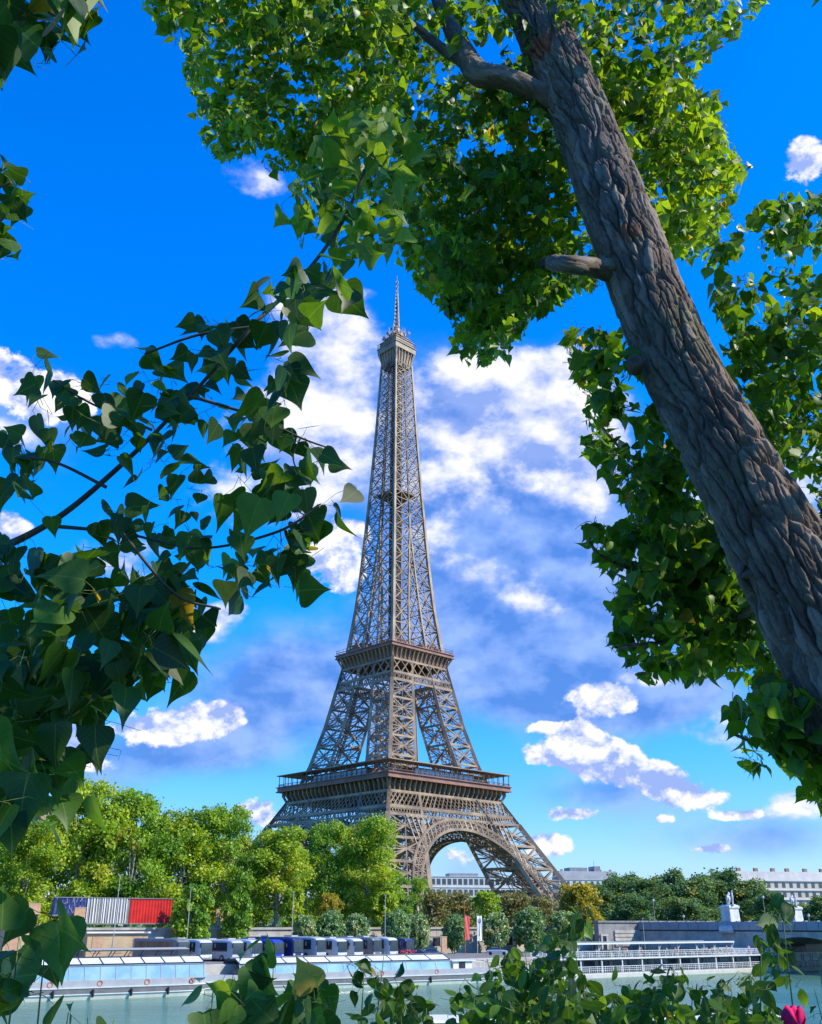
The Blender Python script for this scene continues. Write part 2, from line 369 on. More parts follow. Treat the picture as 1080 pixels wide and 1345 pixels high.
for px in (173, 189, 208, 225, 247, 262, 347, 362, 493, 573, 640, 668):
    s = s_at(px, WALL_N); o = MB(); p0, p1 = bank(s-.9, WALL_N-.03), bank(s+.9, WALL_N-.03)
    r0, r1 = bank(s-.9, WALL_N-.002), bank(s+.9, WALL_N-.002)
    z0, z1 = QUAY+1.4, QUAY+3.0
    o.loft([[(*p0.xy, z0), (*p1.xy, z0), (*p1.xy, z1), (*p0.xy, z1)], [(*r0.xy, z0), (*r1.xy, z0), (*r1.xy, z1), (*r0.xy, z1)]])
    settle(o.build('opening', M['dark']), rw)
    o = MB(); a, b = bank(s+1.0, WALL_N-.16), bank(s+2.0, WALL_N-.16); c, d = bank(s+1.0, WALL_N-.003), bank(s+2.0, WALL_N-.003)
    o.loft([[(*a.xy, z0), (*b.xy, z0), (*b.xy, z1+.2), (*a.xy, z1+.2)], [(*c.xy, z0), (*d.xy, z0), (*d.xy, z1+.2), (*c.xy, z1+.2)]])
    settle(o.build('pier_block', M['white']), rw)
# ------------------------------------------------------------------ the iron tower
TX, TY, TYAW = -7.4, 433.7, -0.0228
tower = thing('lattice_tower', 'tall brown wrought iron lattice tower on four splayed legs rising behind the riverside trees', 'tower', (TX, TY, 0), -math.pi/4+TYAW)
def interp(tab, h):
    for (a, x), (b, y) in zip(tab, tab[1:]):
        if h <= b: return x+(y-x)*(h-a)/(b-a)
    return tab[-1][1]
OUT = [(0, 61.2), (57.6, 29.6), (62, 27.2), (85, 21.3), (112, 16.2), (118, 14.9), (140, 12.4), (160, 10.9), (195, 8.8), (230, 7.0), (270, 5.35), (280, 5.1)]
PW = [(0, 25), (50, 16.5), (57, 15), (62, 14.2), (110, 11.6)]
def ow(h): return interp(OUT, h)
def pw(h): return interp(PW, h)
def levels(a, b, n): return [a+(b-a)*i/n for i in range(n+1)]
def pier(b, sx, sy, lv, cw, bw, sub=1):
    for h0, h1 in zip(lv, lv[1:]):
        def cs(h):
            o, i = ow(h), ow(h)-pw(h); return [Vector((sx*o, sy*o, h)), Vector((sx*i, sy*o, h)), Vector((sx*i, sy*i, h)), Vector((sx*o, sy*i, h))]
        A, B = cs(h0), cs(h1)
        for k in range(4):
            j = (k+1) % 4
            b.beam(A[k], B[k], cw*(1.25 if k == 0 else 1))
            b.beam(B[k], B[j], bw*1.1, bw*1.3)
            b.beam(A[k], B[j], bw, bw*.6); b.beam(A[j], B[k], bw, bw*.6)
            m0, m1 = (A[k]+A[j])/2, (B[k]+B[j])/2; c = (m0+m1)/2
            b.beam(m0, m1, bw*.45)
            b.beam((A[k]+B[k])/2, (A[j]+B[j])/2, bw*.5)
            for t in (.25, .75):
                q0, q1 = A[k].lerp(B[k], t), A[j].lerp(B[j], t); b.beam(q0, c, bw*.3); b.beam(q1, c, bw*.3)
        # inner tie and lift track
        b.beam((A[0]+A[2])/2, (B[0]+B[2])/2, bw*1.0); b.beam(A[0], B[2], bw*.4); b.beam(A[1], B[3], bw*.4)
        d = (A[1]-A[0])*.18
        b.beam((A[0]+A[2])/2+d, (B[0]+B[2])/2+d, bw*.6); b.beam((A[0]+A[2])/2-d, (B[0]+B[2])/2-d, bw*.6)
for sx, sy in ((1, -1), (1, 1), (-1, -1), (-1, 1)):
    b = MB(); pier(b, sx, sy, levels(0, 43.5, 5), 1.5, .75); b.build('lower_leg', M['iron'], tower)
    f = MB(); o, i = 64, 36; x0, x1 = sorted((sx*i, sx*o)); y0, y1 = sorted((sy*i, sy*o))
    f.box(x0, x1, y0, y1, -1.5, 1.2); f.build('leg_footing', M['stone'], tower)
    b = MB(); pier(b, sx, sy, levels(59.5, 101, 5), 1.15, .62); b.build('upper_leg', M['iron'], tower)
def rot4(fn):                                            # the same member on the four faces: fn(b, P) with P(u, d, z) a point of face k
    for k in range(4):
        c, s = round(math.cos(k*math.pi/2)), round(math.sin(k*math.pi/2))
        def P(u, d, z, c=c, s=s): return Vector((c*d - s*u, s*d + c*u, z))   # d outward, u along the face
        fn(k, P)
def lattice(b, P, z0, z1, step, w, dn=0.0, chord=1.0, u_of=None, dbl=True):
    o0, o1 = ow(z0), ow(z1); n = max(2, round(2*(o0+o1)/2/step))
    for i in range(n):
        a, c = -1+2*i/n, -1+2*(i+1)/n
        b.beam(P(a*o0, o0+dn, z0), P(c*o1, o1+dn, z1), w, w*.5); b.beam(P(c*o0, o0+dn, z0), P(a*o1, o1+dn, z1), w, w*.5)
        if dbl:
            zm, om = (z0+z1)/2, (o0+o1)/2; m = (a+c)/2
            b.beam(P(m*o0, o0+dn, z0), P(c*om, om+dn, zm), w*.7, w*.4); b.beam(P(m*o0, o0+dn, z0), P(a*om, om+dn, zm), w*.7, w*.4)
            b.beam(P(m*o1, o1+dn, z1), P(c*om, om+dn, zm), w*.7, w*.4); b.beam(P(m*o1, o1+dn, z1), P(a*om, om+dn, zm), w*.7, w*.4)
    for z, o in ((z0, o0), (z1, o1)): b.beam(P(-o, o+dn, z), P(o, o+dn, z), chord*.8, chord)
def face_parts(k, P):
    # first-floor girder
    b = MB()
    lattice(b, P, 46.6, 52.6, 4.4, .5, .05, 1.0)
    lattice(b, P, 43.6, 46.3, 1.5, .28, .05, .7, dbl=False)
    lattice(b, P, 46.6, 52.6, 6.0, .4, -4.5, .8, dbl=False)
    for s in (-1, 1):
        for z0, z1 in ((43.6, 52.6),):
            i0, i1 = ow(z0)-pw(z0), ow(z1)-pw(z1)
            b.beam(P(s*i0, ow(z0)+.15, z0), P(s*i1, ow(z1)+.15, z1), 1.0); b.beam(P(s*ow(z0), ow(z0), z0), P(s*ow(z1), ow(z1), z1), 1.3)
            b.beam(P(s*ow(z1), ow(z1), z1), P(s*ow(57.6), ow(57.6), 57.6), 1.1)
    b.build('first_floor_girder', M['iron'], tower)
    # bracket band below the first floor: a wall set back, consoles in front
    b = MB(); o = ow(52.6); D = 33.0
    b.loft([[P(-o, o-.6, 52.7), P(o, o-.6, 52.7), P(o-.6, o-1.6, 52.7), P(-o+.6, o-1.6, 52.7)], [P(-D+1, D-1.2, 57.4), P(D-1, D-1.2, 57.4), P(D-2, D-2.2, 57.4), P(-D+2, D-2.2, 57.4)]])
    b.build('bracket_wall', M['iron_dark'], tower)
    b = MB(); n = 24
    for i in range(n+1):
        a = -1+2*i/n
        b.loft([[P(a*o-.28, o-.8, 52.7), P(a*o+.28, o-.8, 52.7), P(a*o+.28, o+.25, 52.7), P(a*o-.28, o+.25, 52.7)],
                [P(a*(o+1.2)-.28, o+.2, 55.4), P(a*(o+1.2)+.28, o+.2, 55.4), P(a*(o+1.2)+.28, o+1.6, 55.4), P(a*(o+1.2)-.28, o+1.6, 55.4)],
                [P(a*D-.34, D-1.0, 57.4), P(a*D+.34, D-1.0, 57.4), P(a*D+.34, D+1.4, 57.4), P(a*D-.34, D+1.4, 57.4)]])
    b.build('console_row', M['iron'], tower)
    # arch
    b = MB(); zc = 2.2; Ri, Ro = 37.4, 41.2; N = 40
    def AP(r, t, dn): z = zc+r*math.sin(t); return P(r*math.cos(t), ow(max(z, 0))+dn, z)
    t0 = .06; ts = [t0+(math.pi-2*t0)*i/N for i in range(N+1)]
    for a, c in zip(ts, ts[1:]):
        for dn in (.7, -4.0):
            b.beam(AP(Ri, a, dn), AP(Ri, c, dn), .8, 1.0); b.beam(AP(Ro, a, dn), AP(Ro, c, dn), .7, .9)
            b.beam(AP(Ri, a, dn), AP(Ro, c, dn), .34); b.beam(AP(Ro, a, dn), AP(Ri, c, dn), .34); b.beam(AP(Ri, a, dn), AP(Ro, a, dn), .4)
            b.beam(AP((Ri+Ro)/2, a, dn), AP((Ri+Ro)/2, c, dn), .3)
        b.beam(AP(Ri, a, .7), AP(Ri, a, -4.0), .6); b.beam(AP(Ri, a, .7), AP(Ri, c, -4.0), .3); b.beam(AP(Ri, c, .7), AP(Ri, a, -4.0), .3)
    # spandrel posts with round heads between the arch and the girder
    us = [i*2.6 for i in range(-11, 12)]; ztop = 43.4
    for u in us:
        if abs(u) < Ro-1:
            z = zc+math.sqrt(max(0, Ro*Ro-u*u))
            if ztop-z > .3: b.beam(P(u, ow(z)+.5, z-.2), P(u, ow(ztop)+.5, ztop), .45)
    for u, v in zip(us, us[1:]):
        m = (u+v)/2; z = zc+math.sqrt(max(0, Ro*Ro-m*m))
        if ztop-z > 1.6:
            prev = None
            for j in range(7):
                t = math.pi*j/6; q = P(m-1.3*math.cos(t), ow(ztop-1.7)+.5, ztop-1.7+1.3*math.sin(t))
                if prev: b.beam(prev, q, .4)
                prev = q
    b.build('arch', M['iron'], tower)
    # first-floor gallery: frieze, railing, posts and thin roof
    b = MB(); D = 35.35
    b.loft([[P(-D, D, 57.4), P(D, D, 57.4), P(D-.7, D-.7, 57.4), P(-D+.7, D-.7, 57.4)], [P(-D, D, 59.0), P(D, D, 59.0), P(D-.7, D-.7, 59.0), P(-D+.7, D-.7, 59.0)]])
    b.beam(P(-D-.35, D+.15, 59.15), P(D+.35, D+.15, 59.15), .9, .35); b.beam(P(-D-.35, D+.15, 57.3), P(D+.35, D+.15, 57.3), .9, .4)
    fr = b.build('frieze', M['iron_red'], tower)
    b = MB(); n = 22
    for i in range(n+1): a = (-1+2*i/n)*(D-.5); b.beam(P(a, D-.5, 59.2), P(a, D-.5, 63.9), .22)
    for i in range(88): a = (-1+2*i/88)*(D-.3); b.beam(P(a, D-.25, 59.2), P(a, D-.25, 60.35), .09)
    b.beam(P(-D+.2, D-.25, 60.4), P(D-.2, D-.25, 60.4), .18)
    b.build('gallery_railing', M['iron_dark'], tower)
    b = MB()
    b.loft([[P(-D-.4, D+.4, 63.9), P(D+.4, D+.4, 63.9), P(D-7, D-7, 64.0), P(-D+7, D-7, 64.0)], [P(-D-.4, D+.4, 64.25), P(D+.4, D+.4, 64.25), P(D-7, D-7, 64.7), P(-D+7, D-7, 64.7)]])
    b.build('gallery_roof', M['iron'], tower)
    # second-floor girder
    b = MB()
    lattice(b, P, 104.2, 110.2, 5.2, .62, .05, .8, dbl=False)
    lattice(b, P, 100.6, 103.9, 1.3, .26, .05, .7, dbl=False); lattice(b, P, 100.6, 103.9, 2.6, .3, .1, .5, dbl=False)
    for s in (-1, 1):
        b.beam(P(s*ow(100.6), ow(100.6), 100.6), P(s*ow(111), ow(111), 111), 1.2)
        i0, i1 = ow(100.6)-pw(100.6), ow(110.2)-pw(110.2); b.beam(P(s*i0, ow(100.6)+.1, 100.6), P(s*i1, ow(110.2)+.1, 110.2), .8)
    b.build('second_floor_girder', M['iron'], tower)
    b = MB(); o, D = ow(110.4), 18.0
    b.loft([[P(-o, o-.3, 110.4), P(o, o-.3, 110.4), P(o-1, o-1.3, 110.4), P(-o+1, o-1.3, 110.4)], [P(-D+.6, D-.6, 115.3), P(D-.6, D-.6, 115.3), P(D-1.6, D-1.6, 115.3), P(-D+1.6, D-1.6, 115.3)]])
    b.build('bracket_wall', M['iron_red'], tower)
    b = MB(); n = 14
    for i in range(n+1):
        a = -1+2*i/n
        pr = [(0, -.3, .3), (.3, -.2, .55), (.65, .0, .95), (1, .3, 1.4)]
        b.loft([[P(a*(o+(D-o)*t)-.25, o+(D-o)*t+q0-.3, 110.4+4.9*t), P(a*(o+(D-o)*t)+.25, o+(D-o)*t+q0-.3, 110.4+4.9*t), P(a*(o+(D-o)*t)+.25, o+(D-o)*t+q1-.4, 110.4+4.9*t), P(a*(o+(D-o)*t)-.25, o+(D-o)*t+q1-.4, 110.4+4.9*t)] for t, q0, q1 in pr])
    for i in range(n):                                     # round heads between the consoles
        a = (-1+2*(i+.5)/n)*(D-.5); prev = None
        for j in range(7):
            t = math.pi*j/6; q = P(a-1.1*math.cos(t), D-.1, 113.9+1.1*math.sin(t))
            if prev: b.beam(prev, q, .35)
            prev = q
    b.build('console_row', M['iron'], tower)
    b = MB(); D = 18.8
    b.loft([[P(-D, D, 115.3), P(D, D, 115.3), P(D-.8, D-.8, 115.3), P(-D+.8, D-.8, 115.3)], [P(-D, D, 116.6), P(D, D, 116.6), P(D-.8, D-.8, 116.6), P(-D+.8, D-.8, 116.6)]])
    b.beam(P(-D-.3, D+.1, 116.8), P(D+.3, D+.1, 116.8), .7, .35); b.beam(P(-D-.2, D+.1, 115.3), P(D+.2, D+.1, 115.3), .5, .3)
    b.build('frieze', M['iron_red'], tower)
    b = MB()
    for i in range(41): a = (-1+2*i/40)*(D-.2); b.beam(P(a, D-.2, 117), P(a, D-.2, 119.1 if i % 5 == 0 else 118.1), .12)
    b.beam(P(-D+.2, D-.2, 118.1), P(D-.2, D-.2, 118.1), .16); b.beam(P(-D+.2, D-.2, 119.1), P(D-.2, D-.2, 119.1), .12)
    b.build('gallery_railing', M['iron_dark'], tower)
    # spire face and the lift shaft inside it
    b = sd = MB(); kc = MB(); lv = [117]
    while lv[-1] < 268: lv.append(min(268, lv[-1]+max(4.4, 10.8*(1-(lv[-1]-117)/230))))
    if lv[-1]-lv[-2] < 3: lv.pop(-2)
    for h0, h1 in zip(lv, lv[1:]):
        b = sd; t0 = 1-(h0-117)/151; cw = .52+.62*t0; bw = .24+.22*t0
        o0, o1 = ow(h0), ow(h1)
        m0, m1 = (max(.0, 5.2*(1-(h-117)/60)) for h in (h0, h1))
        b.beam(P(o0, o0, h0), P(o1, o1, h1), cw*1.35)
        for s in (-1, 1):
            b.beam(P(s*m0, o0, h0), P(s*m1, o1, h1), cw*.75)
            b.beam(P(s*o0, o0, h0), P(s*m1, o1, h1), bw); b.beam(P(s*m0, o0, h0), P(s*o1, o1, h1), bw)
            b.beam(P(s*(o0+m0)/2, o0, h0), P(s*(o1+m1)/2, o1, h1), bw*.45)
        if m0 > 1.2: b.beam(P(-m0, o0, h0), P(m1, o1, h1), bw*.8); b.beam(P(m0, o0, h0), P(-m1, o1, h1), bw*.8)
        b.beam(P(-o1, o1, h1), P(o1, o1, h1), bw*.9)
        hm, om = (h0+h1)/2, (o0+o1)/2; b.beam(P(-om, om, hm), P(om, om, hm), bw*.45)
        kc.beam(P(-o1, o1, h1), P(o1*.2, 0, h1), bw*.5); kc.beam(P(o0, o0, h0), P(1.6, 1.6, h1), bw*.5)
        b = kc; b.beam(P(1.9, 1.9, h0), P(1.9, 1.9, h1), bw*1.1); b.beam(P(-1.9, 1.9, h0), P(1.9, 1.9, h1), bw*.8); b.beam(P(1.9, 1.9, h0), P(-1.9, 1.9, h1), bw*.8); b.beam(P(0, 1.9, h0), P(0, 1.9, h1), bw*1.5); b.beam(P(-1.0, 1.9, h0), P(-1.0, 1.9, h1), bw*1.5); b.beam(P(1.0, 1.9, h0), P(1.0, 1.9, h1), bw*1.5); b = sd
    sd.build('spire_side', M['iron'], tower); kc.build('lift_shaft', M['iron_core_shade'], tower)
    # flared head under the top gallery
    b = MB(); D = 6.7
    for i in range(7):
        a = -1+2*i/6
        b.loft([[P(a*5.2-.2, 5.0, 266), P(a*5.2+.2, 5.0, 266), P(a*5.2+.2, 5.5, 266), P(a*5.2-.2, 5.5, 266)], [P(a*5.4-.2, 5.0, 270), P(a*5.4+.2, 5.0, 270), P(a*5.4+.2, 5.8, 270), P(a*5.4-.2, 5.8, 270)], [P(a*D-.2, D-1.2, 274.6), P(a*D+.2, D-1.2, 274.6), P(a*D+.2, D, 274.6), P(a*D-.2, D, 274.6)]])
    b.loft([[P(-4.9, 4.8, 266), P(4.9, 4.8, 266), P(4.5, 4.5, 266), P(-4.5, 4.5, 266)], [P(-6, 6, 274.6), P(6, 6, 274.6), P(5.5, 5.5, 274.6), P(-5.5, 5.5, 274.6)]])
    b.build('top_bracket', M['iron'], tower)
    b = MB(); 
    for z0, z1, D, D1 in ((274.6, 277.6, 6.9, 6.9), (277.9, 281.2, 6.2, 6.0), (281.5, 283.8, 4.6, 4.4)):
        b.loft([[P(-D, D, z0), P(D, D, z0), P(D-.5, D-.5, z0), P(-D+.5, D-.5, z0)], [P(-D1, D1, z1), P(D1, D1, z1), P(D1-.5, D1-.5, z1), P(-D1+.5, D1-.5, z1)]])
        b.beam(P(-D1-.3, D1+.1, z1+.1), P(D1+.3, D1+.1, z1+.1), .6, .3)
    b.build('top_gallery', M['iron'], tower)
    b = MB()
    for i in range(15): a = (-1+2*i/14)*6.9; b.beam(P(a, 6.9, 277.7), P(a, 7.2, 280.6), .1)
    for z in (279, 280.6): b.beam(P(-7, 7, z), P(7, 7, z), .13)
    for i, z in enumerate((282.5, 284.5, 285.5)):
        a = (-.6+.55*i)*6; b.beam(P(a, 5.5, 280.5), P(a, 6.3, z+2.5), .16); b.beam(P(a-.7, 6.0, z+1), P(a+.7, 6.2, z+1), .3, 1.4)
    b.build('top_railing', M['iron_dark'], tower)
rot4(face_parts)
b = MB(); D = 35.2
for s in ((-D, D, -D, -13), (-D, D, 13, D), (-D, -13, -13, 13), (13, D, -13, 13)): b.box(*s, 57.5, 58.2)
b.build('first_floor_deck', M['iron_dark'], tower)
for sx, sy, rz in ((0, -1, 0), (1, 0, 1), (0, 1, 0), (-1, 0, 1)):       # glazed pavilions standing on the first floor
    lx, ly = (17, 5.5) if not rz else (5.5, 17); cx, cy = sx*25, sy*25
    b = MB(); b.box(cx-lx, cx+lx, cy-ly, cy+ly, 58.25, 63.0); pv = b.build('pavilion', M['iron_red'], tower)
    b = MB(); n = 12
    for i in range(n):
        a = -1+2*(i+.5)/n; w = lx/n*.86 if not rz else ly/n*.86
        if not rz: x = cx+a*lx; y = cy+sy*(ly+.06); b.box(x-w, x+w, y-.05, y+.05, 59.6, 62.4)
        else: y = cy+a*ly; x = cx+sx*(lx+.06); b.box(x-.05, x+.05, y-w, y+w, 59.6, 62.4)
    b.build('glazing', M['boat_glass'], pv)
b = MB(); D = 18.6; b.box(-D, D, -D, D, 115.4, 116.4); b.build('second_floor_deck', M['iron_dark'], tower)
b = MB()
for x, y, w, d, h in ((-11, -9, 4.2, 3.5, 5.2), (9, -9, 4.5, 3.5, 3.6), (9, 9, 4, 4, 4), (-9, 9, 4, 4, 4)): b.box(x-w, x+w, y-d, y+d, 116.5, 116.5+h); b.box(x-w-.4, x+w+.4, y-d-.4, y+d+.4, 116.5+h, 116.9+h)
b.build('second_floor_kiosk', M['iron_red'], tower)
b = MB(); b.box(-7.6, 7.6, -7.6, 7.6, 195.0, 195.5); b.box(-3.0, 3.0, -3.0, 3.0, 195.5, 198.5); b.build('mid_platform', M['iron_dark'], tower)
b = MB(); b.box(-6.6, 6.6, -6.6, 6.6, 275.4, 276.4); b.box(-4, 4, -4, 4, 276.4, 283.5); b.box(-5.8, 5.8, -5.8, 5.8, 281.2, 281.6); b.build('top_cabin', M['iron_dark'], tower)
b = MB(); b.lathe([(4.3, 283.8), (4.1, 285.5), (3.2, 287.3), (2.0, 288.6), (1.7, 290.5), (1.9, 290.7), (1.4, 291.6)], seg=12); b.build('cupola', M['iron'], tower)
b = MB()
for i in range(9):
    z0, z1 = 291+i*2.4, 293.4+i*2.4; r0, r1 = 1.15-.09*i, 1.06-.09*i
    for k in range(4):
        a, c = k*math.pi/2, (k+1)*math.pi/2; A = lambda r, t, z: (r*math.cos(t), r*math.sin(t), z)
        b.beam(A(r0, a, z0), A(r1, a, z1), .26); b.beam(A(r0, a, z0), A(r1, c, z1), .18); b.beam(A(r1, a, z1), A(r1, c, z1), .18)
        b.beam(A(r0*1.5, a, z0+.4), A(r0*1.5, a, z0+1.9), .5, .15)
b.tube([(0, 0, 291), (0, 0, 312)], .32, 8); b.tube([(0, 0, 312), (0, 0, 317), (0, 0, 324)], [.32, .26, .15], 8)
for z in (313, 316, 319): b.box(-.75, .75, -.12, .12, z, z+1.2); b.box(-.12, .12, -.75, .75, z, z+1.2)
for k in range(10):
    t = k*.628; r = 3.4+.9*(k % 2); b.beam((r*math.cos(t), r*math.sin(t), 284), (r*math.cos(t), r*math.sin(t), 288.5+2*(k % 3)), .18)
    b.box(r*math.cos(t)-.5, r*math.cos(t)+.5, r*math.sin(t)-.3, r*math.sin(t)+.3, 285.5, 287.2)
b.build('antenna_mast', M['iron'], tower)
# ------------------------------------------------------------------ coaches parked nose to the river
def rrect(w, h, r, n=4, z0=0.0):                          # rounded rectangle section (y, z), counter-clockwise
    pts = []
    for cx, cz, a in ((w/2-r, z0+h-r, 0), (-w/2+r, z0+h-r, 90), (-w/2+r*.4, z0+r*.4, 180), (w/2-r*.4, z0+r*.4, 270)):
        rr = r if a < 180 else r*.4
        for i in range(n+1): t = R(a+90*i/n); pts.append((cx+rr*math.cos(t), cz+rr*math.sin(t)))
    return pts
def coach_mesh():
    b = MB(); secs = []
    for x, w, h, z0, r in ((-6.0, 2.35, 2.7, .55, .3), (-5.9, 2.5, 3.05, .38, .3), (-5.2, 2.55, 3.12, .32, .28), (4.4, 2.55, 3.12, .32, .28), (5.3, 2.53, 3.02, .32, .32), (5.75, 2.46, 2.85, .34, .34), (6.0, 2.3, 2.45, .42, .34)):
        secs.append([(x, y, z) for y, z in rrect(w, h, r, 4, z0)])
    return b.loft(secs)
def coach(label):
    root = thing('parked_coach', label, 'coach', (0, 0, 0), 0, 'coaches parked along the quay')
    bd = coach_mesh().build('body', M['c_white'], root, True)
    bd.data.materials[0] = M['c_white']
    md = bd.data; md.polygons.foreach_set('use_smooth', [False]*len(md.polygons))
    for s in (-1, 1):
        b = MB(); y = s*1.285
        b.box(-5.3, 4.7, min(y, y-s*.03), max(y, y-s*.03), 1.55, 3.0); wd = b.build('side_window', M['glass'], root)
        for x in (-3.6, -1.9, -.2, 1.5, 3.2): b = MB(); b.box(x-.03, x+.03, min(y, y+s*.012), max(y, y+s*.012), 1.56, 2.99); b.build('window_bar', M['dark'], wd)
    b = MB(); b.quad((6.10, -1.1, 1.2), (6.10, 1.1, 1.2), (6.05, 1.1, 2.95), (6.05, -1.1, 2.95)); b.quad((5.80, -1.17, 1.2), (5.80, 1.17, 1.2), (5.7, 1.17, 2.95), (5.7, -1.17, 2.95))
    b.f += [(0, 4, 5, 1), (1, 5, 6, 2), (2, 6, 7, 3), (3, 7, 4, 0)]
    b.build('windscreen', M['wind_glass'], root)
    for s in (-1, 1):
        b = MB(); b.box(5.9, 6.04, s*.92-.2, s*.92+.2, .75, .98); b.build('headlight', M['chrome'], root)
        b = MB(); b.beam((5.75, s*1.2, 2.85), (6.25, s*1.42, 2.7), .07); b.box(6.17, 6.32, s*1.42-.13, s*1.42+.13, 2.15, 2.75); b.build('mirror', M['dark'], root)
        for x in (-3.6, 3.5):
            b = MB(); pr = [(.30, -.16), (.50, -.16), (.52, -.10), (.52, .10), (.50, .16), (.30, .16)]
            b.lathe(pr, seg=16); b.v = [(x+p[0], s*1.17+p[2], .52+p[1]) for p in b.v]; wl = b.build('wheel', M['black'], root)
            b = MB(); b.lathe([(.28, -.17), (.29, .0), (.28, .17)], seg=12); b.v = [(x+p[0], s*1.17+p[2]*1.02, .52+p[1]) for p in b.v]; b.build('rim', M['lightgrey'], wl)
    b = MB(); b.box(6.0, 6.06, -.95, .95, .45, .68); b.build('bumper', M['grey'], root); b = MB(); b.box(-2.5, -.6, -.8, .8, 3.40, 3.62); b.build('roof_unit', M['lightgrey'], root)
    return root
CH = [(214, 'c_grey', 'grey coach with a black window band, first in the row behind the left glass boat'),
      (243, 'c_white', 'white coach second from the left in the row, behind the left glass boat'),
      (284, 'c_silver', 'silver coach just left of the white one that stands beside the blue coach'),
      (309, 'c_white', 'white coach standing directly left of the bright blue coach'),
      (335, 'c_blue', 'bright blue coach, the only blue one in the row'),
      (361, 'c_navy', 'navy coach standing directly right of the bright blue coach'),
      (391, 'c_silver', 'silver coach beside the navy coach, on the side away from the blue one'),
      (418, 'c_white', 'white coach fifth from the right end of the row'),
      (441, 'c_white', 'white coach fourth from the right end of the row'),
      (464, 'c_grey', 'grey coach third from the right end of the row'),
      (485, 'c_white', 'white coach second from the right end of the row'),
      (508, 'c_navy', 'dark navy coach, last on the right of the row')]
proto = None
for px, m, lab in CH:
    p = bank_px(px, 25.0, QUAY+.01); a = ANG-math.pi/2+R(17)+random.uniform(-.03, .03)
    if proto is None: o = proto = coach(lab); o.location = p; o.rotation_euler.z = a
    else: o = dup(proto, p, a, lab)
    o.scale = (random.uniform(.95, 1.04), 1, random.uniform(.93, 1.05))
    for c in o.children:
        if c.name.startswith('body'): set_mat(c, M[m])

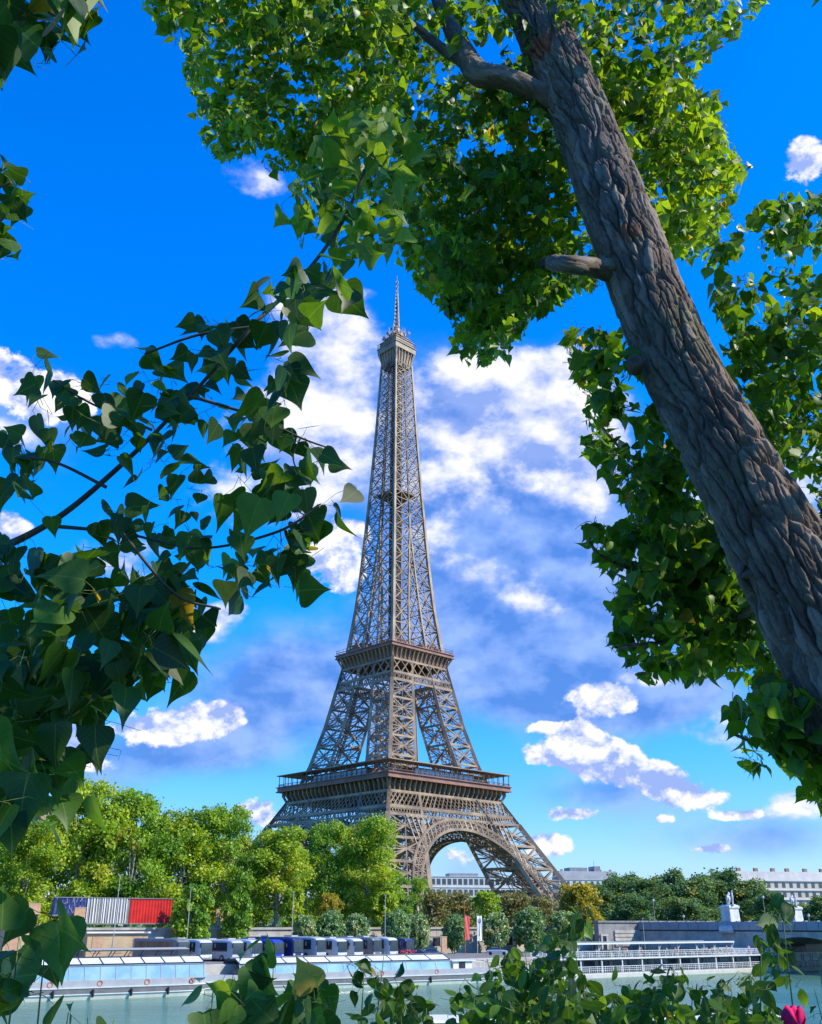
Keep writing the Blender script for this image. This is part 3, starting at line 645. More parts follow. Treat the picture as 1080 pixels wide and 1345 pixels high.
# ------------------------------------------------------------------ boats
def hull_sections(L, W, zs, bow=5.0, stern=.8, flare=.25):
    """plan outline lofted upward; zs = [(z, inset)]"""
    secs = []
    for z, ins in zs:
        pts = []; w = W/2-ins
        pts.append((stern*.2+ins, -w*.82)); pts.append((stern+ins, -w))
        for i in range(9): t = i/8; pts.append((L-bow+bow*t-ins*(1 if t > .9 else .3)+flare*z*t*.4, -w*math.sqrt(max(0, 1-t**2.2))))
        for i in range(7, -1, -1): t = i/8; pts.append((L-bow+bow*t-ins*(1 if t > .9 else .3)+flare*z*t*.4, w*math.sqrt(max(0, 1-t**2.2))))
        pts.append((stern+ins, w)); pts.append((stern*.2+ins, w*.82))
        secs.append([(x, y+W/2, z) for x, y in pts])
    return secs
def glass_boat(px0, px1, n0, label, name='glass_boat', H=1.0, npan=11, stern_frame=True, cab=(.16, .93)):
    s0, s1 = s_at(px0, n0), s_at(px1, n0); L = s1-s0; W = 7.0
    root = thing(name, label, 'boat', bank(s0, n0, WATER), ANG)
    b = MB(); b.loft(hull_sections(L, W, [(-.4, .5), (.0, .25), (.55, .08), (.62, 0.0)])); b.build('lower_hull', M['offwhite'], root)
    b = MB(); b.loft(hull_sections(L, W, [(.62, .05), (1.35, .06)])); b.build('hull', M['hull'], root)
    b = MB(); b.loft(hull_sections(L, W, [(1.35, -.02), (1.5, -.04)])); b.loft(hull_sections(L, W, [(.60, -.04), (.70, -.04)])); b.build('rub_rail', M['white'], root)
    b = MB(); b.loft(hull_sections(L, W, [(1.5, .10), (2.25, .14)])); b.build('upper_hull', M['lightgrey'], root)
    x0, x1 = L*cab[0], L*cab[1]; zb, zt = 2.25, 2.25+1.75*H
    for y0, y1, s in ((.35, .75, 1), (W-.35, W-.75, -1)):
        for i in range(npan):
            a, c = x0+(x1-x0)*i/npan+.04, x0+(x1-x0)*(i+1)/npan-.04; b = MB()
            b.loft([[(a, y0, zb), (c, y0, zb), (c, y0+s*.06, zb), (a, y0+s*.06, zb)], [(a, y1, zt), (c, y1, zt), (c, y1+s*.06, zt), (a, y1+s*.06, zt)]]); b.build('window', M['boat_glass'], root)
    b = MB()                                              # mullions and eaves rail
    for y0, y1 in ((.33, .73), (W-.33, W-.73)):
        for i in range(npan+1): x = x0+(x1-x0)*i/npan; b.beam((x, y0, zb), (x, y1, zt), .07)
        b.beam((x0-.1, y1, zt+.05), (x1+.1, y1, zt+.05), .16); b.beam((x0, y0, zb), (x1, y0, zb), .1)
    b.build('window_frame', M['lightgrey'], root)
    b = MB(); b.box(x0+.3, x1-.3, 1.6, W-1.6, 1.0, zb+.5)
    for i in range(int((x1-x0)/1.2)): x = x0+.8+i*1.2; b.box(x, x+.12, .95, W-.95, zb-.5, zb+.75)
    b.build('seat_block', M['tan_wood'], root)
    b = MB(); b.loft([[(x1, .45, zb), (x1+.8, 1.2, zb), (x1+.8, W-1.2, zb), (x1, W-.45, zb)], [(x1, .8, zt), (x1+.1, 1.3, zt), (x1+.1, W-1.3, zt), (x1, W-.8, zt)]]); b.build('front_window', M['boat_glass'], root)
    for s in (0, 1):                                      # sloping white glass roof, ribs
        ya, yb = (.72, 2.6) if s == 0 else (W-.72, W-2.6)
        for i in range(npan-3):
            a, c = x0+(x1-x0)*i/(npan-3)+.06, x0+(x1-x0)*(i+1)/(npan-3)-.06; b = MB()
            b.loft([[(a, ya, zt+.14), (c, ya, zt+.14), (c, yb, zt+.85), (a, yb, zt+.85)], [(a, ya, zt+.2), (c, ya, zt+.2), (c, yb, zt+.91), (a, yb, zt+.91)]]); b.build('roof_panel', M['roof_glass'], root)
    b = MB()
    for i in range(npan-2):
        x = x0+(x1-x0)*i/(npan-3); b.beam((x, .66, zt+.18), (x, 2.6, zt+.9), .13); b.beam((x, W-.66, zt+.18), (x, W-2.6, zt+.9), .13)
    for y in (2.6, W-2.6): b.beam((x0, y, zt+.92), (x1, y, zt+.92), .18)
    b.beam((x0, .68, zt+.16), (x1, .68, zt+.16), .14); b.beam((x0, W-.68, zt+.16), (x1, W-.68, zt+.16), .14)
    b.build('roof_rib', M['dark'], root)
    b = MB(); b.box(x0, x1, 2.65, W-2.65, zt+.85, zt+1.0); b.build('roof_deck', M['white'], root)
    for i in range(5):                                    # fenders and lifebuoys along the near side
        x = L*(.15+.16*i); f_ = MB(); f_.lathe([(.03, -.5), (.16, -.42), (.18, 0), (.16, .42), (.03, .5)], (x, -.16, .75), 8); f_.build('fender', M['black'], root)
    for i in range(4):
        x = x0+(x1-x0)*(.08+.28*i); f_ = MB(); f_.tube([(x+.33*math.cos(a*.5236), .13, 1.88+.33*math.sin(a*.5236)) for a in range(13)], .08, 6, False); f_.build('lifebuoy', M['orange'], root)
    f_ = MB()
    f_.tube([(L*.02, W*.6, 1.6), (L*.02-.5, W*.8+1, 2.0), (L*.02-1, W+2.5, 3.4)], .04, 5); f_.build('mooring_rope', M['pole'], root)
    return root, L, W, x0, x1, zb, zt
root, L, W, x0, x1, zb, zt = glass_boat(-25, 287, 0.0, 'long glass sided sightseeing boat at the left with a raised dark framed canopy', npan=11, cab=(.24, .955))
b = MB()                                                 # raised canopy frame along the roof
xa, xb = x0+1.5, x1-1.5
for y in (2.8, W-2.8): b.beam((xa, y, zt+1.75), (xb, y, zt+1.75), .14)
k = 9
for i in range(k+1):
    x = xa+(xb-xa)*i/k; b.beam((x, 2.8, zt+1.75), (x, W-2.8, zt+1.95), .12); b.beam((x, 2.8, zt+1), (x+.5, 2.8, zt+1.75), .1); b.beam((x, W-2.8, zt+1), (x+.5, W-2.8, zt+1.75), .1)
b.build('canopy_frame', M['dark'], root)
b = MB(); b.loft([[(xa, 2.8, zt+1.82), (xb, 2.8, zt+1.82), (xb, W-2.8, zt+2.0), (xa, W-2.8, zt+2.0)], [(xa, 2.8, zt+1.87), (xb, 2.8, zt+1.87), (xb, W-2.8, zt+2.05), (xa, W-2.8, zt+2.05)]]); b.build('canopy', M['lightgrey'], root)
b = MB()                                                 # stern stair, railings and wheelhouse frame
for i in range(9): t = i/8; b.beam((1+t*x0*.75, .5, 3.9-.3*t), (1+t*x0*.75, 1.2, 4.5), .08); b.beam((1+t*x0*.75, .3, 2.2), (1+t*x0*.75, .3, 3.9-.2*t), .06)
for z in (2.9, 3.4, 3.9): b.beam((.6, .3, z), (x0, .3, z), .08)
for i in range(6): b.beam((2+i*.9, 1.5, 2.3+i*.4), (2+i*.9, 3, 2.3+i*.4), .3, .08)
b.beam((.6, .2, 4.0), (x0+.3, .6, 4.1), .35, .15); b.beam((.6, W-.2, 4.0), (x0+.3, W-.6, 4.1), .35, .15)
b.build('stern_railing', M['white'], root)
b = MB(); b.box(2.5, x0-.5, 1.8, W-1.8, 2.25, 3.7); b.build('wheelhouse', M['boat_glass'], root)
root, L, W, x0, x1, zb, zt = glass_boat(268, 706, 3.0, 'long white sightseeing boat with a low glazed cabin moored in front of the coaches', H=.72, npan=13, cab=(.10, .70))
b = MB(); b.box(x1+1.0, x1+5.0, 1.0, W-1.0, 2.2, 3.35); b.box(x1+.6, x1+5.6, .7, W-.7, 3.35, 3.5); b.build('bow_cabin', M['white'], root)
b = MB(); b.box(x1+2.2, x1+3.5, .93, 1.0, 1.65, 3.25); b.build('cabin_door', M['dark'], root)
b = MB()
for i in range(7): x = x1+5.8+i*.9; b.beam((x, 1.0, 2.2), (x, 1.0, 3.2), .06); b.beam((x, W-1.0, 2.2), (x, W-1.0, 3.2), .06)
b.beam((x1+5.8, 1.0, 3.2), (x1+11.2, 1.0, 3.2), .08); b.beam((x1+5.8, W-1, 3.2), (x1+11.2, W-1, 3.2), .08)
b.build('bow_railing', M['white'], root)
# open double-decker with white railings
s0, s1 = s_at(700, 0), s_at(1035, 0); L = s1-s0; W = 8.0
root = thing('double_deck_boat', 'open double deck tour boat with white railings under a flat dark canopy', 'boat', bank(s0, 0, WATER), ANG)
b = MB(); b.loft(hull_sections(L, W, [(-.4, .4), (.2, .1), (.8, 0), (.95, 0)], bow=4)); b.build('hull', M['offwhite'], root)
b = MB(); b.box(3, L-5, .25, W-.25, .95, 1.05); b.build('lower_deck', M['grey'], root)
U0, U1, UZ = 6.0, L-3.0, 3.45
b = MB(); b.box(U0, U1, .1, W-.1, UZ-.25, UZ); b.build('upper_deck', M['white'], root)
def fence_rail(b, x0, x1, y, z, h, step=.45, w=.06):
    n = int((x1-x0)/step)
    for i in range(n+1): x = x0+(x1-x0)*i/n; b.beam((x, y, z), (x, y, z+h), w*(1.8 if i % 4 == 0 else .8))
    for q in (.35, .68, 1): b.beam((x0, y, z+h*q), (x1, y, z+h*q), w*(1.6 if q == 1 else 1))
b = MB(); fence_rail(b, U0, U1, .2, UZ, 1.1); fence_rail(b, U0, U1, W-.2, UZ, 1.1); b.build('upper_railing', M['white'], root)
b = MB(); fence_rail(b, 3, L-4.5, .3, 1.05, 1.0, .5); fence_rail(b, 3, L-4.5, W-.3, 1.05, 1.0, .5); b.build('lower_railing', M['white'], root)
b = MB(); b.box(-.12, .12, -.1, .1, 1.05, UZ-.25); pm = b.mesh('deck_post', M['white'])
for i in range(13):
    for y in (.4, W-.4): o = link('deck_post', pm, root); o.location = (U0+(U1-U0)*i/12, y, 0)
b = MB(); b.box(9, L-8, 2.2, W-2.2, 1.05, UZ-.25); b.build('saloon', M['grey'], root)
b = MB()
for i in range(14): x = 10+(L-20)*i/14; b.box(x, x+(L-20)/14*.75, 2.14, 2.2, 1.7, 2.9)
b.build('saloon_window', M['glass'], root)
C0, C1 = s_at(757, 0)-s0, s_at(962, 0)-s0
b = MB(); b.box(C0, C1, .2, W-.2, 5.75, 5.95); b.build('canopy', M['dark'], root)
b = MB(); b.box(C0-.1, C1+.1, .05, .2, 5.7, 6.0); b.box(C0-.1, C1+.1, W-.2, W-.05, 5.7, 6.0); b.build('canopy_edge', M['white'], root)
b = MB()
for i in range(9):
    x = C0+.4+(C1-C0-.8)*i/8
    for y in (.5, W-.5): b.beam((x, y, UZ), (x, y, 5.75), .1)
    b.beam((x, .5, 4.6), (x+.9, .5, 5.75), .07)
b.build('canopy_post', M['white'], root)
b = MB(); b.box(0, .5, 0, .8, .42, .5); b.box(0, .07, 0, .8, .503, 1.05); b.box(.03, .09, .03, .09, 0, .418); b.box(.41, .47, .03, .09, 0, .418); b.box(.03, .09, .71, .77, 0, .418); b.box(.41, .47, .71, .77, 0, .418)
pm = b.mesh('bench', M['white'])
for i in range(24):
    for y in (1.2, 2.2, 5.3, 6.3): o = link('bench', pm, root); o.location = (U0+1.5+i*(U1-U0-3)/24, y, UZ)
DECK = (root.location.copy(), U0, U1, UZ, W)
# small white landing stage with a pavilion, at the right
s0, s1 = s_at(1012, 1), s_at(1120, 1); L = s1-s0
root = thing('landing_stage', 'white floating landing stage with a railed roof terrace at the right edge below the bridge', 'pontoon', bank(s0, 1, WATER), ANG)
b = MB(); b.loft(hull_sections(L, 7, [(-.3, .2), (.7, 0)], bow=1)); b.build('pontoon_hull', M['offwhite'], root)
b = MB()
for i in range(9): x = 1+(L-4)*i/8; b.box(x-.15, x+.15, .8, 1.1, .7, 3.3); b.box(x-.15, x+.15, 5.6, 5.9, .7, 3.3)
b.build('column', M['white'], root)
b = MB(); b.box(.5, L-2.5, .4, 6.3, 3.3, 3.6); b.build('roof', M['white'], root)
b = MB(); fence_rail(b, .6, L-2.6, .5, 3.6, 1.0, .5); fence_rail(b, .6, L-2.6, .8, .7, 1.0, .5); b.build('railing', M['white'], root)
b = MB(); b.box(2, L-4, 2.0, 5.4, .7, 3.3); b.build('cabin', M['glass'], root)
b = MB(); b.box(L*.45, L-4, 1.5, 5.0, 3.6, 5.2); b.box(L*.43, L-3.6, 1.2, 5.3, 5.2, 5.45); b.build('terrace_bar', M['lightgrey'], root)
# white barge in mid river, seen over the bushes
p = at_z(575, 1343, -1.6)
root = thing('white_barge', 'white flat roofed river barge passing close by behind the bushes at the bottom', 'boat', (p.x-1.5, p.y+1.2, WATER), R(8))
b = MB(); b.loft(hull_sections(34, 6, [(-.3, .3), (.6, .05), (1.3, 0)], bow=3)); b.build('hull', M['navy'], root)
b = MB(); b.loft([[(1.5, .6, 1.3), (30, .6, 1.3), (30, 5.4, 1.3), (1.5, 5.4, 1.3)], [(2.0, .75, 2.2), (29.5, .75, 2.2), (29.5, 5.25, 2.2), (2.0, 5.25, 2.2)]]); b.build('cabin', M['lightgrey'], root)
b = MB(); b.loft([[(.8, .3, 2.2), (30.4, .3, 2.2), (30.4, 5.7, 2.2), (.8, 5.7, 2.2)], [(1.0, .5, 2.38), (30.2, .5, 2.38), (30.2, 5.5, 2.38), (1.0, 5.5, 2.38)]]); b.build('roof', M['white'], root)
b = MB()
for i in range(10): b.box(3+i*2.6, 4.9+i*2.6, .62, .70, 1.5, 2.05)
b.build('window', M['glass'], root)

# ------------------------------------------------------------------ people on the upper deck (one skinned body each, clothes as children)
def person_proto(name, label, shirt, hair):
    root = thing(name, label, 'person', (0, 0, 0), 0, 'passengers on the upper deck of the tour boat')
    def skin(nm, vs, es, rad, m, lv=1):
        me = bpy.data.meshes.new(nm); me.from_pydata(vs, es, []); me.materials.append(m); o = link(nm, me, root)
        md = o.modifiers.new('skin', 'SKIN'); md.use_smooth_shade = True
        for v, r in zip(me.skin_vertices[0].data, rad): v.radius = (r, r*.85) if not isinstance(r, tuple) else r
        me.skin_vertices[0].data[0].use_root = True
        sb = o.modifiers.new('sub', 'SUBSURF'); sb.levels = lv; sb.render_levels = lv; return o
    V = [(0,0,.92),(0,0,1.15),(0,0,1.36),(0,0,1.5),(0,.01,1.58),(0,.02,1.68),(0,.0,1.74),
         (.19,0,1.4),(.25,.03,1.14),(.2,.2,1.02),(.17,.28,1.04),(-.19,0,1.4),(-.25,.03,1.14),(-.2,.18,.98),(-.18,.26,.98),
         (.1,0,.86),(.11,.02,.48),(.11,-.02,.08),(.12,.13,.03),(-.1,0,.86),(-.11,.02,.48),(-.11,-.02,.08),(-.12,.13,.03)]
    E_ = [(0,1),(1,2),(2,3),(3,4),(4,5),(5,6),(2,7),(7,8),(8,9),(9,10),(2,11),(11,12),(12,13),(13,14),(0,15),(15,16),(16,17),(17,18),(0,19),(19,20),(20,21),(21,22)]
    rd = [.15,.13,.15,.055,.075,.095,.06,.06,.045,.035,.03,.06,.045,.035,.03,.09,.06,.042,.04,.09,.06,.042,.04]
    skin('body', V, E_, rd, M['skin'])
    skin('shirt', [(0,0,.9),(0,0,1.15),(0,0,1.38),(.2,0,1.4),(.25,.02,1.18),(-.2,0,1.4),(-.25,.02,1.18)], [(0,1),(1,2),(2,3),(3,4),(2,5),(5,6)], [.17,.15,.165,.075,.062,.075,.062], shirt)
    skin('trousers', [(0,0,.95),(.1,0,.85),(.11,.02,.48),(.11,-.02,.12),(-.1,0,.85),(-.11,.02,.48),(-.11,-.02,.12)], [(0,1),(1,2),(2,3),(0,4),(4,5),(5,6)], [.16,.1,.072,.06,.1,.072,.06], M['c_navy'])
    skin('hair', [(0,-.03,1.66),(0,-.02,1.75)], [(0,1)], [.1,.09], hair)
    return root
pa = person_proto('person', 'passenger in a white shirt standing behind the upper railing of the tour boat', M['white'], M['dark'])
pb = person_proto('person', 'passenger in a red top standing behind the upper railing of the tour boat', M['red_cloth'], M['dark'])
pc = person_proto('person', 'passenger in a pink top standing behind the upper railing of the tour boat', M['pink_cloth'], M['tan_wood'])
loc, U0, U1, UZ, W = DECK
for i in range(24):
    pr = (pa, pb, pa, pc, pa, pb)[i % 6]; x = U0+5+(U1-U0-8)*(i+.5*random.random())/24; y = random.choice((.75, .9, 3.4, 4.2))
    q = loc + tv*x + nv*y; q = Vector((q.x, q.y, WATER+UZ)); rz = ANG+math.pi+random.uniform(-.7, .7)
    if i < 2 or i == 3: pr.location = q; pr.rotation_euler.z = rz
    else: dup(pr, q, rz, pr['label'])

# ------------------------------------------------------------------ quay furniture
def panel_fence(pxa, pxb, n, ztop, zbot, name, m, label, mode):
    s0, s1 = s_at(pxa, n), s_at(pxb, n); L = s1-s0
    root = thing(name, label, 'hoarding', bank(s0, n, zbot), ANG); H = ztop-zbot
    b = MB(); k = int(L/.28)
    pts = [(L*i/k, (.0 if (i//1) % 2 else .12)) for i in range(k+1)]
    front = [(x, y, 0) for x, y in pts]; back = [(x, .3, 0) for x, y in reversed(pts)]
    b.loft([front+back, [(x, y, H) for x, y, z in front]+[(x, y, H) for x, y, z in back]])
    b.build('corrugated_sheet', m, root)
    b = MB(); b.beam((0, .1, H+.05), (L, .1, H+.05), .35, .14); b.beam((0, .1, .06), (L, .1, .06), .4, .2); b.build('frame_rail', M['grey'], root)
    b = MB()
    for i in range(5): x = L*i/4; b.beam((x, .5, -.2), (x, .5, H), .16); b.beam((x, .5, H*.8), (x, 2.2, -.2), .12)
    b.build('brace', M['grey'], root)
    return root, L, H
zt_, zb_ = z_at(140, 1180, WALL_N+2), STREET
h1, L, H = panel_fence(67, 110, WALL_N+2, zt_, z_at(90, 1203, WALL_N+2), 'corrugated_hoarding', M['navy'], 'dark blue corrugated hoarding with pale chalky marks above the embankment', 0)
b = MB(); rr = random.Random(3)
for i in range(26):
    x = rr.uniform(.4, L-.4); z = rr.uniform(.3, H-.5); b.beam((x, -.03, z), (x+rr.uniform(-.5, .5), -.03, z+rr.uniform(.2, .9)), .07, .03, (0, 1, 0))
b.build('chalk_mark', M['lightgrey'], h1)
h2, L, H = panel_fence(111, 168, WALL_N+2, zt_, z_at(140, 1214, WALL_N+2), 'corrugated_hoarding', M['grey'], 'grey and white striped hoarding between the blue and the red one', 0)
for ch in h2.children:
    if ch.name.startswith('corrugated'): ch.data.materials[0] = M['stone_dark']
b = MB(); x = .1
while x < L-.3: w_ = rr.choice((.07, .1, .13, .2)); b.box(x, x+w_, -.06, -.01, .1, H-.05); x += w_+rr.choice((.2, .28, .34, .5))
b.build('white_batten', M['white'], h2)
panel_fence(169, 224, WALL_N+2, zt_, z_at(196, 1214, WALL_N+2), 'corrugated_hoarding', M['red'], 'bright red corrugated hoarding standing on the embankment under the plane trees', 0)
def board(px, y0, y1, n, w, label, m='tan_wood'):
    z0, z1 = z_at(px, y1, n), z_at(px, y0, n); s = s_at(px, n)
    root = thing('display_board', label, 'display board', bank(s, n, z0), ANG, 'tan boards along the quay'); h = z1-z0
    b = MB(); b.box(-w/2, w/2, -.12, .12, .25, h); b.build('panel', M[m], root)
    b = MB(); b.box(-w/2-.06, w/2+.06, -.16, .16, h, h+.12); b.box(-w/2-.06, w/2+.06, -.16, .16, .12, .25); b.build('frame', M['stone_tan'], root)
    for x in (-w/2+.15, w/2-.15): b = MB(); b.box(x-.07, x+.07, -.07, .07, -.6, .12); b.build('post', M['grey'], root)
board(103, 1193, 1213, WALL_N+.9, 1.9, 'tan upright display board in front of the blue hoarding')
board(288, 1195, 1214, WALL_N+.9, 1.6, 'tan upright display board on the embankment left of the round bush')
board(583, 1231, 1254, 30, 1.3, 'tan upright display board standing on the lower quay left of the banners')
board(36, 1187, 1202, WALL_N+.9, 3.5, 'wide pale tan display board at the left end of the embankment')
def kiosk(pxa, pxb, y0, n, dep, label, m):
    s0, s1 = s_at(pxa, n), s_at(pxb, n); L = s1-s0; root = thing('quay_kiosk', label, 'kiosk', bank(s0, n, QUAY), ANG); H = z_at((pxa+pxb)/2, y0, n)-QUAY
    b = MB(); b.box(0, L, 0, dep, 0, H); b.build('wall', m, root)
    b = MB(); b.box(-.3, L+.3, -.4, dep+.3, H, H+.25); b.build('roof', M['offwhite'], root)
    k = max(2, int(L/3))
    for i in range(k): x = L*(i+.5)/k; b = MB(); b.box(x-.9, x+.9, -.05, -.002, 1.1, H-.5); b.build('shutter', M['stone_tan'] if i % 2 else M['tan_wood'], root)
kiosk(8, 55, 1221, 34, 4, 'tan quayside kiosk at the far left behind the leaves', M['stone_tan'])
kiosk(117, 196, 1226, 36, 3.5, 'low tan quayside kiosk under the striped and red hoardings', M['stone_tan'])
def lamp_post(px, ytop, ybase, n, label, z0=None, globe=False):
    s = s_at(px, n); z0 = z_at(px, ybase, n) if z0 is None else z0; z1 = z_at(px, ytop, n)
    root = thing('lamp_post' if globe else 'mast', label, 'street lamp' if globe else 'mast', bank(s, n, z0), ANG)
    h = z1-z0
    b = MB(); b.tube([(0, 0, 0), (0, 0, .5), (0, 0, .6), (0, 0, h)], [.13, .13, .07, .04], 8); b.build('pole', M['pole'], root)
    if globe:
        b = MB(); b.lathe([(.08, 0), (.28, .18), (.33, .4), (.26, .65), (.1, .8)], (0, 0, h), 10); b.build('globe', M['white'], root)
        b = MB(); b.lathe([(.3, .66), (.05, .95)], (0, 0, h+.02), 8); b.build('cap', M['dark'], root)
    else:
        b = MB(); b.box(-.35, .35, -.08, .08, h, h+.12); b.build('head', M['grey'], root)
lamp_post(151, 1150, 1236, 30, 'thin pale mast at the left in front of the plane trees', QUAY)
lamp_post(247, 1166, 1236, 30, 'thin pale mast beside the bush right of the red hoarding', QUAY)
lamp_post(384, 1172, 1236, 30, 'thin pale mast behind the silver coaches', QUAY)
lamp_post(506, 1176, 1236, 30, 'thin pale mast at the right end of the coach row', QUAY)
lamp_post(845, 1207, 1240, 30, 'thin pale mast in front of the grey ramp wall', QUAY)
def banner(px, y0, y1, n, w, label, m, emblem=False, slant=0.0, name='banner', pole=True, ytop=None):
    s = s_at(px, n); z0, z1 = z_at(px, y1, n), z_at(px, y0, n); zb0 = QUAY
    root = thing(name, label, 'banner', bank(s, n, zb0), ANG)
    b = MB(); pts = []
    k = 10; h0, h1 = z0-zb0, z1-zb0
    A = [[(x*w/6+slant*(1-j/k), .07*math.sin(x*1.3+j*.5), h0+(h1-h0)*j/k) for x in range(7)] for j in range(k+1)]
    B = [[(p[0], p[1]+.03, p[2]) for p in reversed(row)] for row in A]
    b.loft([a+c for a, c in zip(A, B)]); b.build('cloth', m, root)
    if pole:
        b = MB(); top = (z_at(px, ytop, n)-zb0) if ytop else h1+.2; b.tube([(-.08, 0, 0), (-.08, 0, top)], [.07, .05], 8); b.build('pole', M['orange'] if ytop else M['pole'], root)
    if emblem:
        b = MB(); cx, cz, r0 = w*.45, h0+(h1-h0)*.80, w*.24
        pr = [(cx+r0*math.cos(t*.5236), -.1, cz+1.4*r0*math.sin(t*.5236)) for t in range(13)]
        for p, q in zip(pr, pr[1:]): b.beam(p, q, .12, .04, (0, 1, 0))
        b.beam((cx-.05, -.1, h0+(h1-h0)*.2), (cx-.05, -.1, cz), .1, .04, (0, 1, 0)); b.build('emblem', M['navy'], root)
    return root
banner(611, 1203, 1235, 33, 1.15, 'faded red vertical banner on a tall orange pole beside the white one', M['red_cloth'], ytop=1184)
banner(627, 1203, 1236, 33, 1.25, 'white vertical banner with a dark looped emblem', M['white'], True)
banner(918, 1211, 1238, 40, 1.5, 'pale pink banner hanging by the ramp before the bridge', M['pink_cloth'], slant=.3)
banner(930, 1211, 1238, 40, 1.0, 'narrow white banner next to the pale pink one', M['white'], slant=.9)
# parked cars on the quay
def car(px, n, rz, label, m):
    root = thing('parked_car', label, 'car', bank_px(px, n, QUAY), rz, 'cars parked on the quay')
    b = MB(); secs = []
    for x, w, z1 in ((-2.1, 1.5, .7), (-2.0, 1.66, .88), (-1.2, 1.74, .95), (.9, 1.74, .95), (1.8, 1.66, .85), (2.1, 1.4, .65)):
        secs.append([(x, y, z) for y, z in rrect(w, z1-.28, .12, 3, .28)])
    b.loft(secs); b.build('body', m, root, False)
    b = MB(); secs = []
    for x, w, z1 in ((-1.75, 1.3, .97), (-1.2, 1.36, 1.38), (.2, 1.36, 1.42), (1.05, 1.4, .97)): secs.append([(x, -w/2, .9), (x, w/2, .9), (x, w/2*.9, z1), (x, -w/2*.9, z1)])
    b.loft(secs); b.build('cabin_glass', M['glass'], root)
    b = MB(); b.box(-1.15, .2, -.6, .6, 1.40, 1.45); b.build('roof', m, root)
    for x in (-1.3, 1.35):
        for s in (-1, 1):
            b = MB(); b.lathe([(.2, -.1), (.32, -.1), (.32, .1), (.2, .1)], seg=14); b.v = [(x+p[0], s*.8+p[2], .32+p[1]) for p in b.v]; b.build('wheel', M['black'], root)
    for s in (-1, 1): b = MB(); b.box(1.98, 2.1, s*.55-.18, s*.55+.18, .6, .74); b.build('headlight', M['chrome'], root)
car(551, 18, ANG-.9, 'black car parked right of the coach row', M['c_navy'])
car(569, 19, ANG-.8, 'dark grey car parked beside the tan display board', M['c_grey'])
car(652, 24, ANG-.7, 'silver car parked right of the white banner', M['c_silver'])
# flower box with red flowers
root = thing('flower_box', 'stone trough of red flowers at the end of the coach row', 'planter', bank_px(537, 17, QUAY), ANG)
b = MB(); b.loft([[(-1.3, -.4, 0), (1.3, -.4, 0), (1.3, .4, 0), (-1.3, .4, 0)], [(-1.5, -.5, .7), (1.5, -.5, .7), (1.5, .5, .7), (-1.5, .5, .7)]]); b.build('trough', M['stone'], root)
b = MB()
for i in range(60):
    x, y, z = random.uniform(-1.5, 1.5), random.uniform(-.5, .5), random.uniform(.7, 1.3); b.lathe([(.03, 0), (.11, .05), (.12, .1), (.05, .14)], (x, y, z), 6)
fl = b.build('blossom', M['red_cloth'], root)

# ------------------------------------------------------------------ ramp wall, bridge, statues
s0, s1 = s_at(786, 38), s_at(940, 38)
root = thing('ramp_wall', 'grey stone ramp wall with a dark doorway in front of the dark trees', 'wall', bank(s0, 38, QUAY), ANG); L = s1-s0; Hh = z_at(850, 1212, 38)-QUAY
b = MB(); b.box(0, L, 0, 1.5, 0, Hh); b.build('masonry', M['stone_dark'], root)
b = MB(); b.box(-.2, L+.1, -.25, 1.7, Hh, Hh+.4); b.build('coping', M['stone_dark'], root)
b = MB(); b.box(L*.12, L*.60, -.3, -.01, Hh*.15, Hh*.72)
for i in range(4): b.box(L*.12, L*.60, -.42, -.31, Hh*(.2+.14*i), Hh*(.225+.14*i))
b.build('pale_panel', M['stone'], root)
b = MB(); b.box(.9, 2.1, -.1, -.005, 0, 2.7); b.build('doorway', M['dark'], root)
b = MB(); b.box(.4, .9, -.3, -.005, 0, 3.1); b.box(2.1, 2.6, -.3, -.005, 0, 3.1); b.box(.3, 2.7, -.35, -.005, 3.1, 3.5); b.build('door_surround', M['stone'], root)
# bridge: the line across the river starts between the two pedestals
sb0, sb1 = s_at(965, 12)-2.5, s_at(1048, 12)+6
def X(s, n, z): return bank(s, n, z)
root = thing('stone_bridge', 'stone arch bridge over the river with a dark parapet', 'bridge', bank(sb0, 12, WATER), ANG)
ZD = z_at(985, 1218, 0); ZP = z_at(985, 1210.5, 0)
b = MB(); arches = [(7-30*i-26, 7-30*i) for i in range(5)]
for dn in ((sb0, sb0+1.2), (sb1-1.2, sb1)):               # spandrel walls pierced by segmental arches
    prof = []
    n = 22.0
    top = ZD-.9
    for (na, nb) in arches:
        k = 14; pts = []
        for i in range(k+1):
            t = i/k; nn = nb+(na-nb)*t; zz = WATER+3.0+3.7*(1-(2*t-1)**2)
            pts.append((nn, min(zz, top-.5)))
        prof.append(pts)
    cur = 40.0
    def slab(na, za, nb, zb):
        b.loft([[X(dn[0], na, za), X(dn[1], na, za), X(dn[1], nb, zb), X(dn[0], nb, zb)], [X(dn[0], na, top), X(dn[1], na, top), X(dn[1], nb, top), X(dn[0], nb, top)]])
    slab(40, WATER-1, arches[0][1], WATER-1)
    for i, pts in enumerate(prof):
        for p, q in zip(pts, pts[1:]): slab(p[0], p[1], q[0], q[1])
        na = arches[i][0]; nb = arches[i+1][1] if i+1 < len(arches) else na-8
        slab(na, WATER-1, nb, WATER-1)
for pts in [[(nb+(na-nb)*i/14, WATER+3.0+3.7*(1-(2*i/14-1)**2)) for i in range(15)] for na, nb in arches]:
    for p, q in zip(pts, pts[1:]):
        b.loft([[X(sb0+1.2, p[0], p[1]), X(sb1-1.2, p[0], p[1]), X(sb1-1.2, q[0], q[1]), X(sb0+1.2, q[0], q[1])], [X(sb0+1.2, p[0], p[1]+.5), X(sb1-1.2, p[0], p[1]+.5), X(sb1-1.2, q[0], q[1]+.5), X(sb0+1.2, q[0], q[1]+.5)]])
